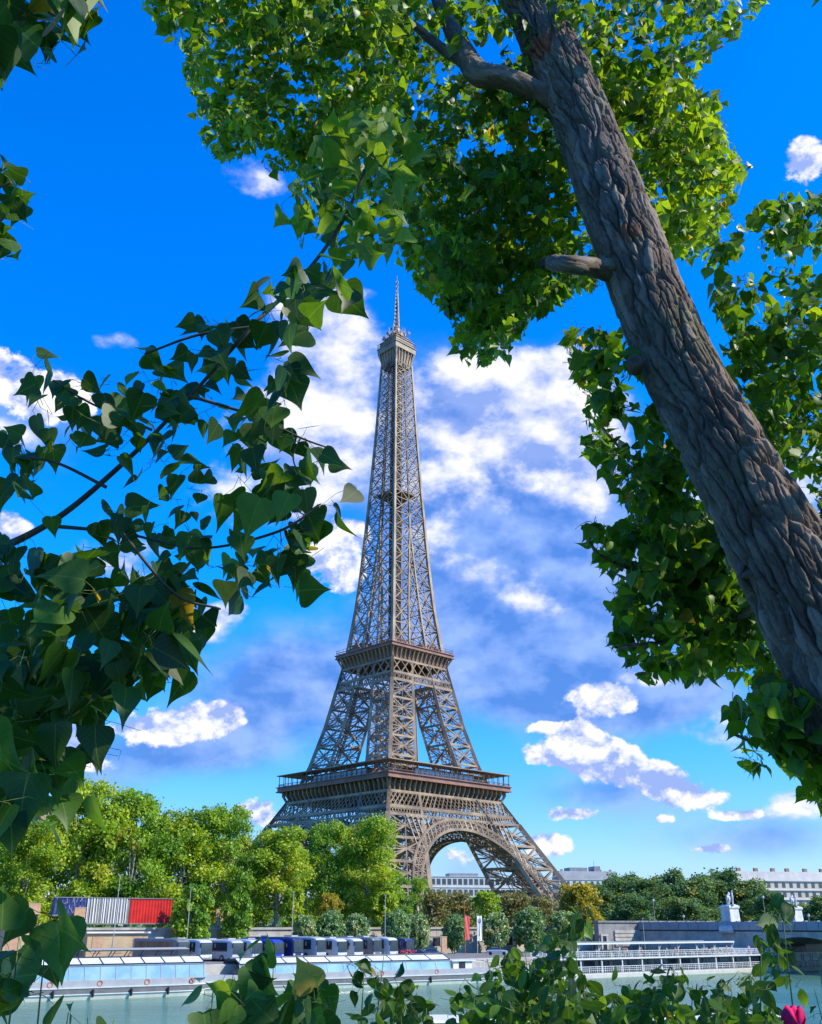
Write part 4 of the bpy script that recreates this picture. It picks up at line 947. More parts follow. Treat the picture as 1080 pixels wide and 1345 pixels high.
settle(b.build('arch_span', M['stone']), root)
b = MB()
b.loft([[X(sb0, 40, ZD-.9), X(sb1, 40, ZD-.9), X(sb1, -160, ZD-.9), X(sb0, -160, ZD-.9)], [X(sb0, 40, ZD), X(sb1, 40, ZD), X(sb1, -160, ZD), X(sb0, -160, ZD)]]); settle(b.build('deck', M['asphalt']), root)
for sa in (sb0-.35, sb1-.35):
    b = MB(); b.loft([[X(sa, 40, ZD-.6), X(sa+.7, 40, ZD-.6), X(sa+.7, -160, ZD-.6), X(sa, -160, ZD-.6)], [X(sa, 40, ZP), X(sa+.7, 40, ZP), X(sa+.7, -160, ZP), X(sa, -160, ZP)]])
    for i in range(70): n_ = 40-i*2.8; b.loft([[X(sa-.15, n_, ZD-.5), X(sa+.85, n_, ZD-.5), X(sa+.85, n_-.5, ZD-.5), X(sa-.15, n_-.5, ZD-.5)], [X(sa-.15, n_, ZP+.15), X(sa+.85, n_, ZP+.15), X(sa+.85, n_-.5, ZP+.15), X(sa-.15, n_-.5, ZP+.15)]])
    settle(b.build('parapet', M['zinc']), root)
def statue(px, n, ytop, yped, label, lab2):
    s = s_at(px, n); z0 = ZD; zp = z_at(px, yped, n); zs = z_at(px, ytop, n)
    root = thing('statue_pedestal', lab2, 'pedestal', bank(s, n, z0-1.2), ANG); h = zp-z0+1.2
    b = MB(); sq = lambda w, z: [(-w, -w*.8, z), (w, -w*.8, z), (w, w*.8, z), (-w, w*.8, z)]
    b.loft([sq(2.2, 0), sq(2.2, h*.22), sq(1.9, h*.27), sq(1.65, h*.3), sq(1.5, h*.84), sq(1.75, h*.9), sq(1.75, h*.96), sq(1.4, h)]); b.build('shaft', M['statue'], root)
    b = MB(); b.box(-2.3, 2.3, -1.9, 1.9, -.02, .35); b.build('plinth', M['stone'], root)
    g = zs-zp; k = g/3.0
    st = thing('horse_statue', label, 'statue', bank(s, n, zp), ANG+.5)
    def skn(nm, vs, es, rad, lv=2):
        me = bpy.data.meshes.new(nm); me.from_pydata([tuple(c*k for c in v) for v in vs], es, []); me.materials.append(M['statue']); o = link(nm, me, st)
        o.modifiers.new('skin', 'SKIN').use_smooth_shade = True
        for v, r in zip(me.skin_vertices[0].data, rad): v.radius = (r*k, r*k)
        me.skin_vertices[0].data[0].use_root = True
        sb = o.modifiers.new('sub', 'SUBSURF'); sb.levels = lv; sb.render_levels = lv
    # horse: trunk, arched neck, head, four jointed legs, tail
    skn('horse', [(0,0,1.45),(-.55,0,1.5),(.5,0,1.5),(.8,0,1.95),(.95,0,2.4),(1.25,0,2.3),(1.5,0,2.0),(.5,.22,1.1),(.55,.22,.65),(.5,.22,.1),(.5,-.22,1.15),(.85,-.22,.95),(.75,-.22,.5),(-.6,.22,1.05),(-.8,.22,.62),(-.65,.22,.1),(-.6,-.22,1.05),(-.75,-.22,.62),(-.6,-.22,.1),(-.95,0,1.5),(-1.15,0,.9)],
        [(0,1),(0,2),(2,3),(3,4),(4,5),(5,6),(2,7),(7,8),(8,9),(2,10),(10,11),(11,12),(1,13),(13,14),(14,15),(1,16),(16,17),(17,18),(1,19),(19,20)],
        [.42,.40,.40,.27,.2,.16,.1,.16,.10,.09,.16,.1,.08,.2,.1,.09,.2,.1,.09,.1,.08])
    skn('warrior', [(.2,-.75,1.25),(.2,-.75,1.75),(.2,-.75,2.15),(.2,-.75,2.4),(.22,-.75,2.75),(.55,-.6,2.0),(.85,-.4,2.15),(-.1,-.8,2.0),(-.25,-.85,1.5),(.3,-.75,.7),(.3,-.75,.1),(.05,-.75,.7),(-.05,-.75,.1)],
        [(0,1),(1,2),(2,3),(3,4),(2,5),(5,6),(2,7),(7,8),(0,9),(9,10),(0,11),(11,12)], [.2,.2,.22,.1,.17,.1,.08,.1,.08,.14,.1,.14,.1])
    b = MB(); b.box(-1.4*k, 1.4*k, -1.1*k, .6*k, -.02, .12*k); b.build('base', M['statue'], st)
statue(961, 12, 1168, 1189, 'pale stone horse and warrior statue on the near bridge pedestal', 'pale tapered stone pedestal at the near corner of the bridge')
statue(1045, 12, 1172, 1191, 'pale stone horse and warrior statue on the pedestal near the right edge', 'pale tapered stone pedestal near the right edge of the photo')
for px, yt, lab in ((861, 1185, 'white globe street lamp above the grey ramp wall'), (899, 1206, 'low white globe lamp just left of the near statue'), (1007, 1181, 'white globe street lamp between the two statue pedestals'), (1064, 1205, 'white globe lamp right of the far pedestal')):
    lamp_post(px, yt, 1222, 46 if px < 950 else 20, lab, None, True)

# ------------------------------------------------------------------ far buildings
def facade(name, label, px0, px1, Y, ytop, floors, cols, wm, roof=True, rot=0.0, dep=14, pent=False, win=True, cat='building'):
    p0 = at_y(px0, 1215, Y); p1 = at_y(px1, 1215, Y); Wd = p1.x-p0.x; H = at_y((px0+px1)/2, ytop, Y).z
    root = thing(name, label, cat, (p0.x, Y, 0), rot)
    wh = H*.86 if roof else H
    b = MB(); b.box(0, Wd, 0, dep, -1, wh); wl = b.build('wall', wm, root)
    fh = wh/floors
    b = MB()
    for f in range(1, floors+1): b.box(-.3, Wd+.3, -.45, -.002, f*fh-.35, f*fh-.02)
    b.build('cornice', M['wall_white'], root)
    if roof:
        b = MB(); b.loft([[(-.2, -.2, wh), (Wd+.2, -.2, wh), (Wd+.2, dep+.2, wh), (-.2, dep+.2, wh)], [(.6, 1.6, H), (Wd-.6, 1.6, H), (Wd-.6, dep-1.6, H), (.6, dep-1.6, H)]]); rf = b.build('roof', M['zinc'], root)
        for i in range(6): x = Wd*(i+.5)/6+random.uniform(-1, 1); b = MB(); b.box(x-.9, x+.9, 4, 5.2, H-.5, H+1.6); b.build('chimney', M['wall_brick'], rf)
    if pent:
        b = MB(); b.box(Wd*.2, Wd*.5, 2, dep-2, H, H+3); b.box(Wd*.62, Wd*.72, 2, dep-2, H, H+4.2); b.tube([(Wd*.67, dep/2, H+4), (Wd*.67, dep/2, H+9)], .2, 6); b.build('roof_plant', M['zinc'], root)
    n = 0
    for f in range(floors):
        for c in range(cols):
            if n >= 98: break
            x = Wd*(c+.5)/cols; ww = Wd/cols*(.22 if roof else .36); z0, z1 = (floors-1-f)*fh+fh*.22, (floors-1-f)*fh+fh*.78; n += 1
            b = MB(); b.box(x-ww, x+ww, -.06, -.003, z0, z1); wn = b.build('window', M['pane'], root)
    return root
facade('apartment_building', 'pale apartment building with grey zinc roof at the right behind the bridge', 972, 1130, 470, 1144, 6, 14, M['wall_cream'], True, R(14))
facade('office_building', 'long pale modern building seen through the arch of the tower', 566, 700, 1000, 1151, 5, 18, M['wall_white'], False, R(12), 20, True)
facade('office_building', 'pale building rising just above the trees right of the tower', 738, 822, 900, 1144, 6, 10, M['wall_white'], True, R(12), 18, True)
facade('brick_tower_block', 'brown brick tower block showing above the trees at the far left', 14, 36, 330, 1056, 12, 4, M['wall_brick'], False, R(-12), 8)
# ------------------------------------------------------------------ leaves in bulk
def leaf_geo(K=4, oval=False):
    """deltoid poplar leaf: rows along the midrib, folded along it; length 1, base at origin, tip at +Y"""
    W = [(0.0, .10), (.03, .36), (.10, .47), (.20, .50), (.32, .47), (.46, .38), (.60, .27), (.74, .165), (.88, .075), (1.0, .03)]
    W = [(0.0, .16), (.10, .47), (.32, .47), (.62, .25), (.85, .09)] if K <= 4 else W
    if oval: W = [(0.0, .04), (.06, .13), (.16, .23), (.30, .30), (.45, .315), (.60, .28), (.74, .205), (.88, .10), (1.0, .03)]
    v, uv = [], []
    for y, w in W:
        z = -.16*y*y
        for sx in (-1, 0, 1):
            yy = y - (.05 if (sx and y < .15) else 0)
            v.append((sx*w, yy, z + (.16*w if sx else 0) - .10*(w*w if sx else 0))); uv.append((sx*w, y))
    v.append((0, 1.10, -.2)); uv.append((0, 1.1))
    f = []
    n = len(W)
    for i in range(n-1):
        a = 3*i; f += [(a, a+1, a+4, a+3), (a+1, a+2, a+5, a+4)]
    a = 3*(n-1); t = 3*n; f += [(a, a+1, t, t), (a+1, a+2, t, t)]
    return np.array(v), np.array(uv), f
def quad_geo():
    v = np.array([(-.42, 0, .05), (.42, .05, .08), (.5, .6, 0), (0, 1.0, -.12), (-.5, .55, .02)]); return v, v[:, :2], [(0, 1, 2, 3, 4)]
def norm(a): return a/np.maximum(np.linalg.norm(a, axis=1, keepdims=True), 1e-9)
def leaves_mesh(name, pos, tip, nrm, size, tint, m, geo, smooth=True, extra=None, xmat=None):
    v, uv, faces = geo; N, V = len(pos), len(v)
    tip = norm(tip); side = norm(np.cross(tip, nrm)); nr = np.cross(side, tip)
    size = np.asarray(size).reshape(-1, 1, 1)
    rg = np.random.default_rng(N); ax = rg.uniform(.78, 1.15, (N, 1, 1)); az = rg.normal(1.0, .9, (N, 1, 1)); sk = rg.normal(0, .12, (N, 1, 1))
    vx = v[None, :, 0:1]*ax + sk*v[None, :, 1:2]**2; vz = v[None, :, 2:3]*az
    P = pos[:, None, :] + size*(vx*side[:, None, :] + v[None, :, 1:2]*tip[:, None, :] + vz*nr[:, None, :])
    fl = [tuple(dict.fromkeys(f)) for f in faces]; ln = np.array([len(f) for f in fl]); flat = np.concatenate([np.array(f) for f in fl])
    loops = (flat[None, :] + (np.arange(N)*V)[:, None]).ravel()
    tot = np.tile(ln, N); nl = len(tot); P = P.reshape(-1, 3); tints = np.repeat(np.clip(tint, 0, 1), V); uvl = uv[loops % V]
    if extra is not None:
        loops = np.concatenate([loops, extra[1].ravel()+len(P)]); P = np.concatenate([P, extra[0]]); tot = np.concatenate([tot, np.full(len(extra[1]), 4)])
        tints = np.concatenate([tints, np.zeros(len(extra[0]))]); uvl = np.concatenate([uvl, np.zeros((extra[1].size, 2))])
    start = np.concatenate([[0], np.cumsum(tot)[:-1]])
    me = bpy.data.meshes.new(name); me.vertices.add(len(P)); me.vertices.foreach_set('co', P.ravel().astype(np.float32))
    me.loops.add(len(loops)); me.loops.foreach_set('vertex_index', loops.astype(np.int32))
    me.polygons.add(len(tot)); me.polygons.foreach_set('loop_start', start.astype(np.int32)); me.polygons.foreach_set('loop_total', tot.astype(np.int32))
    me.update(calc_edges=True)
    a = me.attributes.new('tint', 'FLOAT', 'POINT'); a.data.foreach_set('value', tints.astype(np.float32))
    ul = me.uv_layers.new(name='UVMap'); ul.data.foreach_set('uv', uvl.ravel().astype(np.float32))
    me.polygons.foreach_set('use_smooth', np.full(len(tot), smooth)); me.materials.append(m)
    if extra is not None: me.materials.append(xmat); me.polygons.foreach_set('material_index', np.concatenate([np.zeros(nl, int), np.ones(len(tot)-nl, int)]))
    return me
QUAD = quad_geo(); LEAF4 = leaf_geo(4); LEAF9 = leaf_geo(9); OVAL = leaf_geo(9, True)

# ------------------------------------------------------------------ trees on the far bank
DIM = {}
def tree_meshes(seed, H, Rr, nclump, per, leafsz, m, base=.10, ball=False, bark='bark_plane'):
    """crown of lobes: each lobe is a bumpy shell of leaf clumps, so gaps and shaded hollows stay between them"""
    g = np.random.default_rng(seed); rr = random.Random(seed)
    zc, rz = H*(1+base)/2, H*(1-base)/2
    lobes = []
    nl = 16
    for i in range(nl):
        t = (i+.5)/nl; z = base*H + (H*.97-base*H)*t; prof = math.sin(math.pi*min(1, .12+.80*t))**.6; a = i*2.399+rr.uniform(-.4, .4)
        r = Rr*prof*rr.uniform(.45, .85); s = Rr*rr.uniform(.26, .42)
        lobes.append((r*math.cos(a), r*math.sin(a), min(z, H-s*.85), s))
    lobes.append((0, 0, H*.6, Rr*.45)); lobes.append((0, 0, H*.8, Rr*.4))
    if ball: lobes = [(0, 0, H*.52, Rr*.93)]+[(Rr*.25*math.cos(a), Rr*.25*math.sin(a), H*(.42+.05*a), Rr*.74) for a in range(5)]
    L = np.array(lobes); w = L[:, 3]**2; idx = g.choice(len(L), nclump, p=w/w.sum())
    d = g.normal(size=(nclump, 3)); d[:, 2] = np.where(d[:, 2] < -.25, -d[:, 2]*.8, d[:, 2]); d = norm(d); rad = g.uniform(*((.88, 1.03) if ball else (.72, 1.08)), nclump)[:, None]
    if ball: d = norm(g.normal(size=(nclump, 3))); nlb = len(L)
    c = L[idx, :3] + d*L[idx, 3:4]*rad*np.array([1, 1, 1.15 if ball else .9])
    c[:, 2] = np.clip(c[:, 2], base*H*.5, H)
    pos = np.repeat(c, per, 0) + g.normal(size=(nclump*per, 3))*Rr*.075
    out = np.repeat(d, per, 0)
    tip = out*.6 + g.normal(size=pos.shape)*.7 + np.array([0, 0, -.35]); nr = out*.7 + g.normal(size=pos.shape)*.6 + np.array([0, 0, .5])
    tint = np.repeat(g.normal(.55, .14, nclump)+g.normal(0, .14, len(L))[idx], per) + g.normal(0, .15, len(pos))
    cm = leaves_mesh('crown', pos, tip, nr, g.uniform(.7, 1.3, len(pos))*leafsz, tint, m, QUAD, False)
    DIM[cm.name] = (float(pos[:, 2].max()), float(np.percentile(np.hypot(pos[:, 0], pos[:, 1]), 97)))
    b = MB(); th = H*.28; r0 = H*.018
    b.tube([(0, 0, -.3), (.1, 0, th*.5), (0, .1, th), (.2, .1, H*.6), (.1, 0, H*.86)], [r0*1.25, r0, r0*.85, r0*.45, r0*.12], 9)
    tm = b.mesh('trunk', M[bark], True)
    b = MB()
    for i in range(9):
        l = lobes[(i*2+1) % min(nl, len(lobes))]; z0 = th*rr.uniform(.7, 1.2); b.tube([(0, 0, z0), (l[0]*.45, l[1]*.45, z0+(l[2]-z0)*.6), (l[0], l[1], l[2])], [r0*.5, r0*.3, r0*.08], 6, False)
    lm = b.mesh('limb', M[bark], True)
    return cm, tm, lm
def tree(name, label, cat, ms, loc, rz, sc=(1, 1, 1), group=None):
    root = thing(name, label, cat, loc, rz, group, sc)
    for n_, me in zip(('crown', 'trunk', 'limbs'), ms):
        if me: link(n_, me, root)
    return root
PL = [tree_meshes(21+i, 22, 7.0, 640, 26, .37, (L_PLANE, L_PLANE2, L_PLANE)[i], (.08, .12, .17)[i]) for i in range(3)]
ROW = 'plane trees along the far embankment'
def plane(px, ytop, n, rpx, k, label, name='plane_tree', z0=STREET-.2, ms=None, grp=ROW, cat='tree', seed=0):
    p = bank_px(px, n); h = z_at(px, ytop-(6 if grp == ROW else 0), n)-z0; ms = ms or PL
    r = rpx*p.y*CP/F_PX; cm = ms[k % len(ms)]
    hh, rr_ = DIM[cm[0].name]
    return tree(name, label, cat, cm, (p.x, p.y, z0), random.uniform(0, 6.28), (r/rr_, r/rr_, h/hh), grp)
plane(22, 1078, 56, 46, 0, 'yellowish plane tree at the left edge, lower than its neighbours')
plane(95, 1022, 58, 58, 2, 'tallest plane tree in the left group, above the blue hoarding')
plane(165, 1040, 57, 56, 1, 'plane tree with a pale forked trunk above the striped and red hoardings')
plane(232, 1062, 60, 50, 0, 'plane tree right of the red hoarding in the left group')
plane(290, 1060, 60, 44, 1, 'rightmost plane tree of the left group, next to the gap before the tower')
plane(362, 1090, 58, 46, 2, 'broad plane tree in front of the left leg of the tower')
plane(430, 1082, 62, 36, 1, 'plane tree set back between the two broad ones before the tower')
plane(482, 1074, 57, 46, 0, 'broad bright plane tree covering the near leg of the tower')
# second row behind
for i, (px, yt, n, r) in enumerate([(0, 1090, 82, 50), (62, 1066, 84, 50), (130, 1058, 84, 50), (200, 1075, 84, 46), (262, 1085, 84, 44), (330, 1118, 84, 40), (400, 1112, 84, 40), (455, 1110, 88, 40), (508, 1140, 88, 34)]):
    plane(px, yt, n, r, 1, 'dark green plane tree of the second row, mostly hidden by the front row', z0=1.5, grp='plane trees of the second row')
SM = [tree_meshes(50+i, 6, 2.4, 330, 16, .27, m, .02, i != 1) for i, m in enumerate((L_BUSH, L_PLANE2, L_BUSH))]
YL = [tree_meshes(60, 8, 4.2, 300, 16, .36, L_YEL, .05)]
BR = [tree_meshes(64, 8, 4.0, 260, 14, .36, L_BROWN, .05)]
GR = [tree_meshes(67, 6, 2.5, 220, 14, .32, L_PLANE, .03)]
B_ = dict(ms=SM, name='clipped_bush', grp='rounded bushes along the quay', cat='bush')
def bush(px, yt, n, r, k, lab, z0=QUAY, **kw): d = dict(B_); d.update(kw); return plane(px, yt, n, r, k, lab, z0=z0, **d)
bush(252, 1160, 38, 27, 1, 'tall loose green bush right of the red hoarding, reaching down to the coaches')
bush(311, 1171, 38, 21, 1, 'egg shaped green bush standing alone above the silver and white coaches')
bush(401, 1201, 37, 16, 0, 'small round bush behind the coaches, leftmost of the three close together')
bush(433, 1194, 37, 20, 2, 'round bush behind the coaches, middle one of the three close together')
bush(467, 1199, 37, 17, 0, 'round bush behind the coaches, rightmost of the three close together')
bush(520, 1192, 37, 18, 2, 'round silvery bush just past the end of the coach row')
bush(549, 1199, 37, 15, 0, 'smaller round bush between the silvery bush and the wall opening')
bush(597, 1200, 37, 16, 2, 'dark round bush left of the red banner')
bush(651, 1198, 37, 18, 0, 'pale flowering bush right of the white banner')
bush(695, 1190, 37, 21, 2, 'large pale flowering bush below the right leg of the tower')
bush(743, 1196, 37, 22, 0, 'wide pale flowering bush under the yellow tree')
bush(505, 1171, 50, 20, 0, 'light green bush at the foot of the tall bright plane tree', STREET, ms=GR, name='leafy_bush', grp=None)
bush(640, 1170, 52, 20, 0, 'bright green bush behind the banners, under the tower', STREET, ms=GR, name='leafy_bush', grp=None)
bush(385, 1166, 50, 16, 0, 'light green bush behind the left pair of small round bushes', STREET, ms=GR, name='leafy_bush', grp=None)
bush(434, 1172, 50, 18, 0, 'orange tinged bush above the middle round bush', STREET, ms=YL, name='leafy_bush', grp=None)
bush(763, 1158, 52, 31, 0, 'golden yellow rounded tree beside the right leg of the tower', STREET-1, ms=YL, name='yellow_tree', grp=None, cat='tree')
for px, yt, r, lab in ((573, 1166, 26, 'brownish loose tree seen through the tower arch at its left side'), (606, 1168, 26, 'brownish loose tree in the middle under the tower arch'), (676, 1168, 26, 'brownish loose tree behind the right leg of the tower'), (716, 1174, 22, 'brownish loose tree at the foot of the right tower leg')):
    bush(px, yt, 70, r, 0, lab, 1.5, ms=BR, name='brown_tree', grp=None, cat='tree')
bush(552, 1150, 120, 16, 1, 'dark green tree at the inner foot of the near tower leg', 0, ms=PL, name='dark_tree', grp=None, cat='tree')
FT = [tree_meshes(80+i, 18, 7.5, 480, 18, .50, L_FAR, .03) for i in range(2)]
FG = 'dark trees between the tower and the bridge'
for i, (px, yt, n, r, lab) in enumerate([
    (786, 1158, 150, 34, 'dark bluish tree right behind the golden yellow tree'), (818, 1144, 150, 38, 'tall dark tree with a pointed top right of the yellow tree'),
    (852, 1150, 140, 36, 'dark tree behind the left end of the grey ramp wall'), (884, 1140, 150, 36, 'tall dark tree with an open feathery top above the ramp wall'),
    (915, 1150, 130, 36, 'dark tree behind the low white globe lamp'), (945, 1139, 150, 42, 'tallest dark tree just left of the near statue'),
    (985, 1152, 140, 36, 'dark tree between the near statue and the pale apartment building'), (1012, 1170, 100, 36, 'low dark tree under the front of the pale apartment building'),
    (1060, 1186, 110, 36, 'low dark tree behind the pedestal near the right edge'), (835, 1172, 90, 34, 'lower dark tree in front of the others above the ramp wall'),
    (900, 1176, 90, 36, 'lower dark tree directly left of the near statue pedestal'), (1090, 1176, 90, 36, 'dark tree at the right edge behind the bridge')]):
    plane(px, yt, n, r, i, lab, 'dark_tree', 0.0, FT, FG)
# far-off wood that closes the horizon
b = []
g = np.random.default_rng(5)
for k in range(2600):
    a = g.uniform(-.62, .62); Y = g.uniform(700, 900); b.append((a*Y, Y, g.uniform(0, 15)**1.0))
pos = np.array(b); me = leaves_mesh('distant_wood', pos, g.normal(size=pos.shape), g.normal(size=pos.shape)+np.array([0, -1, 1]), g.uniform(4, 8, len(pos)), g.normal(.5, .2, len(pos)), L_FAR, QUAD, False)
tag(link('distant_wood', me), kind='stuff')
# ------------------------------------------------------------------ foreground: the leaning poplar
def vnoise(p, seed=0):
    """vectorised 3-D value noise in 0..1"""
    i = np.floor(p).astype(np.int64); f = p-i; f = f*f*(3-2*f)
    def h(a):
        n = (a[:, 0]*374761393 + a[:, 1]*668265263 + a[:, 2]*2147483647 + seed*974711) & 0xffffffff
        n = ((n ^ (n >> 13))*1274126177) & 0xffffffff; n ^= n >> 16; return (n & 0xffff)/65535.0
    r = 0
    for dx in (0, 1):
        for dy in (0, 1):
            for dz in (0, 1):
                w = (f[:, 0] if dx else 1-f[:, 0])*(f[:, 1] if dy else 1-f[:, 1])*(f[:, 2] if dz else 1-f[:, 2])
                r = r + w*h(i+np.array([dx, dy, dz]))
    return r
def fbm(p, o=4, seed=0):
    t, a, s = 0, .5, 0
    for k in range(o): t = t+a*vnoise(p*2**k, seed+k); s += a; a *= .5
    return t/s
def spline(pts, n):
    """Catmull-Rom through (x, y, z, r) rows"""
    P = np.array(pts, float); P = np.vstack([2*P[0]-P[1], P, 2*P[-1]-P[-2]]); m = len(pts)-1; out = []
    for t in np.linspace(0, m-1e-6, n):
        i = int(t); u = t-i; a, b, c, d = P[i:i+4]
        out.append(.5*((2*b)+(-a+c)*u+(2*a-5*b+4*c-d)*u*u+(-a+3*b-3*c+d)*u**3))
    return np.array(out)
def bark_tube(name, pts, rings, seg, amp, m, parent, seed=0, knots=(), fscale=1.0):
    S = spline(pts, rings); C = S[:, :3]; Rd = S[:, 3]
    T = norm(np.gradient(C, axis=0)); ref = np.array([0.3, -1, 0.1]); fr = []
    for t in T: ref = ref-t*ref.dot(t); ref /= np.linalg.norm(ref); fr.append(ref.copy())
    A = np.array(fr); B = np.cross(T, A); arc = np.concatenate([[0], np.cumsum(np.linalg.norm(np.diff(C, axis=0), axis=1))])
    th = np.linspace(0, 2*np.pi, seg, endpoint=False)
    TH, AR = np.meshgrid(th, arc); RR = np.repeat(Rd[:, None], seg, 1)
    q = np.stack([np.cos(TH)*RR, np.sin(TH)*RR, AR], -1).reshape(-1, 3)
    wq = np.stack([fbm(q*6, 3, 31), fbm(q*6+9, 3, 32), fbm(q*5+5, 3, 33)], -1)-.5
    u = q + wq*np.array([.055, .055, .13]); u[:, 2] += .35*(u[:, 0]+u[:, 1])
    def cells(sc, sd):                                     # elongated bark plates: nearest / second-nearest cell
        p = u*fscale*sc; ip = np.floor(p).astype(np.int64); F1 = np.full(len(p), 9.); F2 = np.full(len(p), 9.); hid = np.zeros(len(p)); rel = np.zeros(len(p))
        def hsh(c, s): n = (c[:, 0]*73856093 ^ c[:, 1]*19349663 ^ c[:, 2]*83492791 ^ (s*2654435)) & 0xffffffff; n = ((n ^ (n >> 15))*2246822519) & 0xffffffff; n ^= n >> 13; return (n & 0xffff)/65535.0
        for dx in (-1, 0, 1):
            for dy in (-1, 0, 1):
                for dz in (-1, 0, 1):
                    c = ip+np.array([dx, dy, dz]); ctr = c+np.stack([hsh(c, sd+1), hsh(c, sd+2), hsh(c, sd+3)], 1)
                    dv = p-ctr; dd = np.sqrt((dv**2).sum(1)); near = dd < F1
                    F2 = np.where(near, F1, np.minimum(F2, dd)); hid = np.where(near, hsh(c, sd+9), hid); rel = np.where(near, dv[:, 2], rel); F1 = np.where(near, dd, F1)
        return F2-F1, hid, rel
    e1, h1_, z1_ = cells(np.array([15., 15., 2.5]), 4+seed); e2, h2_, z2_ = cells(np.array([32., 32., 8.]), 40+seed)
    fine = fbm(u*np.array([60, 60, 22]), 4, 5)
    crack = np.clip(1-e1/.17, 0, 1)**1.2; crack2 = np.clip(1-e2/.13, 0, 1)**1.2
    d = amp*(.28*(h1_-.5) + .24*(h2_-.5) + .16*z1_ + .42*(fine-.5) - 1.15*crack - .42*crack2)
    big = (fbm(q*2.2, 3, 21)-.5)*.10
    rad = (RR.ravel()*(1+big) + d)
    for ka, kt, kr, kh in knots:                          # (arc fraction, angle, size, height) branch collars
        da = (AR.ravel()-ka*arc[-1]); dt = (np.angle(np.exp(1j*(TH.ravel()-kt))))*RR.ravel(); e = np.sqrt(da**2+dt**2)/kr
        rad = rad + kh*np.exp(-e**2)*(1+.25*np.cos(e*9))
    P = (C[:, None, :] + rad.reshape(rings, seg, 1)*(np.cos(TH)[..., None]*A[:, None, :]+np.sin(TH)[..., None]*B[:, None, :])).reshape(-1, 3)
    b = MB(); b.v = P.tolist()
    i0 = (np.arange(rings-1)[:, None]*seg+np.arange(seg)[None, :]); i1 = (np.arange(rings-1)[:, None]*seg+(np.arange(seg)[None, :]+1) % seg)
    b.f = np.stack([i0, i1, i1+seg, i0+seg], -1).reshape(-1, 4).tolist()
    me = bpy.data.meshes.new(name); me.from_pydata(b.v, [], b.f); me.polygons.foreach_set('use_smooth', [True]*len(me.polygons)); me.materials.append(m)
    a = me.attributes.new('plate', 'FLOAT', 'POINT'); a.data.foreach_set('value', np.clip(.6*h1_+.4*h2_, 0, 1).astype(np.float32))
    return link(name, me, parent), C, Rd
def bark_mat():
    m = bpy.data.materials.new('poplar_bark'); m.use_nodes = True; T = NT(m.node_tree); b = T.n['Principled BSDF']
    o = T.node('ShaderNodeTexCoord').outputs['Object']
    f = T.ramp(T.noise(o, 5, 6, .6), .3, .7); c = T.mix(f, (.175, .13, .10, 1), (.09, .066, .05, 1))
    c = T.mix(T.math('MULTIPLY', T.ramp(T.noise(o, 1.6, 4, .6), .50, .68), .45), c, (.15, .16, .075, 1))     # algae
    c = T.mix(T.math('MULTIPLY', T.ramp(T.noise(o, 45, 4, .7), .45, .7), .35), c, (.30, .235, .18, 1))      # flaky pale bits
    pa = T.node('ShaderNodeAttribute', attribute_name='plate').outputs['Fac']
    c = T.mix(T.math('MULTIPLY', T.ramp(pa, .52, .85), .75), c, (.29, .23, .18, 1)); c = T.mix(T.math('MULTIPLY', T.ramp(pa, .42, .12), .6), c, (.09, .062, .045, 1))
    for p, r in WOUNDS:
        d = T.vec('DISTANCE', o, p, out=1); d = T.math('ADD', d, T.math('MULTIPLY', T.math('SUBTRACT', T.noise(o, 14, 4), .5), r*1.2))
        c = T.mix(T.math('MULTIPLY', T.ramp(d, r, r*.45), .8), c, (.30, .085, .03, 1))
    T.put(b.inputs['Base Color'], c); b.inputs['Roughness'].default_value = .92; b.inputs['Specular IOR Level'].default_value = .2
    bp = T.node('ShaderNodeBump'); bp.inputs['Strength'].default_value = .6; bp.inputs['Distance'].default_value = .012
    T.put(bp.inputs['Height'], T.noise(o, 55, 6, .7)); T.l.new(bp.outputs[0], b.inputs['Normal']); return m
TRK = []                                                   # (px, py, width px, depth)
for px, py, w, dpt in ((1290, 1330, 190, 3.55), (1210, 1120, 172, 3.7), (1128, 930, 160, 3.9), (1045, 762, 145, 4.15), (965, 615, 126, 4.45), (893, 482, 110, 4.8), (843, 365, 98, 5.15), (800, 250, 90, 5.5), (758, 140, 82, 5.9), (722, 60, 76, 6.2), (688, -20, 70, 6.6), (640, -140, 62, 7.1), (600, -260, 52, 7.7), (575, -380, 40, 8.3)):
    p = at(px, py, dpt); TRK.append((p.x, p.y, p.z, w*(.95 if py < 400 else .90)*dpt/F_PX/2))
g0 = Vector(TRK[0][:3]); g1 = Vector(TRK[1][:3]); dn = (g0-g1).normalized(); TRK.insert(0, (*(g0+dn*((3.2-g0.z)/dn.z)*.9), TRK[0][3]*1.25)) if dn.z < -.2 else None
WOUNDS = [(at(823, 298, 5.05), .10), (at(706, 62, 6.0), .13), (at(812, 322, 5.02), .06)]
BARK = bark_mat()
pop = thing('leaning_poplar', 'big leaning poplar with deeply furrowed grey bark crossing the upper right of the view', 'tree', (TRK[0][0], TRK[0][1], 3.3))
tk, TC, TR_ = bark_tube('trunk', TRK, 1000, 340, .023, BARK, None); settle(tk, pop)
def limb(name, rows, parent=pop, seg=40, rings=90, amp=.008, seed=0, m=None):
    pts = []
    for px, py, w, d in rows: p = at(px, py, d); pts.append((p.x, p.y, p.z, w*d/F_PX/2))
    o, C, r = bark_tube(name, pts, rings, seg, amp, m or BARK, None, seed, fscale=1.6); settle(o, parent); return C
limb('limb', [(758, 160, 50, 6.0), (715, 128, 33, 5.95), (665, 103, 30, 5.9), (628, 96, 32, 6.0), (606, 60, 26, 6.5), (580, 10, 20, 7.0), (560, -60, 15, 7.4)])
limb('limb', [(640, 95, 24, 6.0), (590, 70, 15, 6.6), (540, 30, 11, 7.0), (480, -20, 9, 7)])
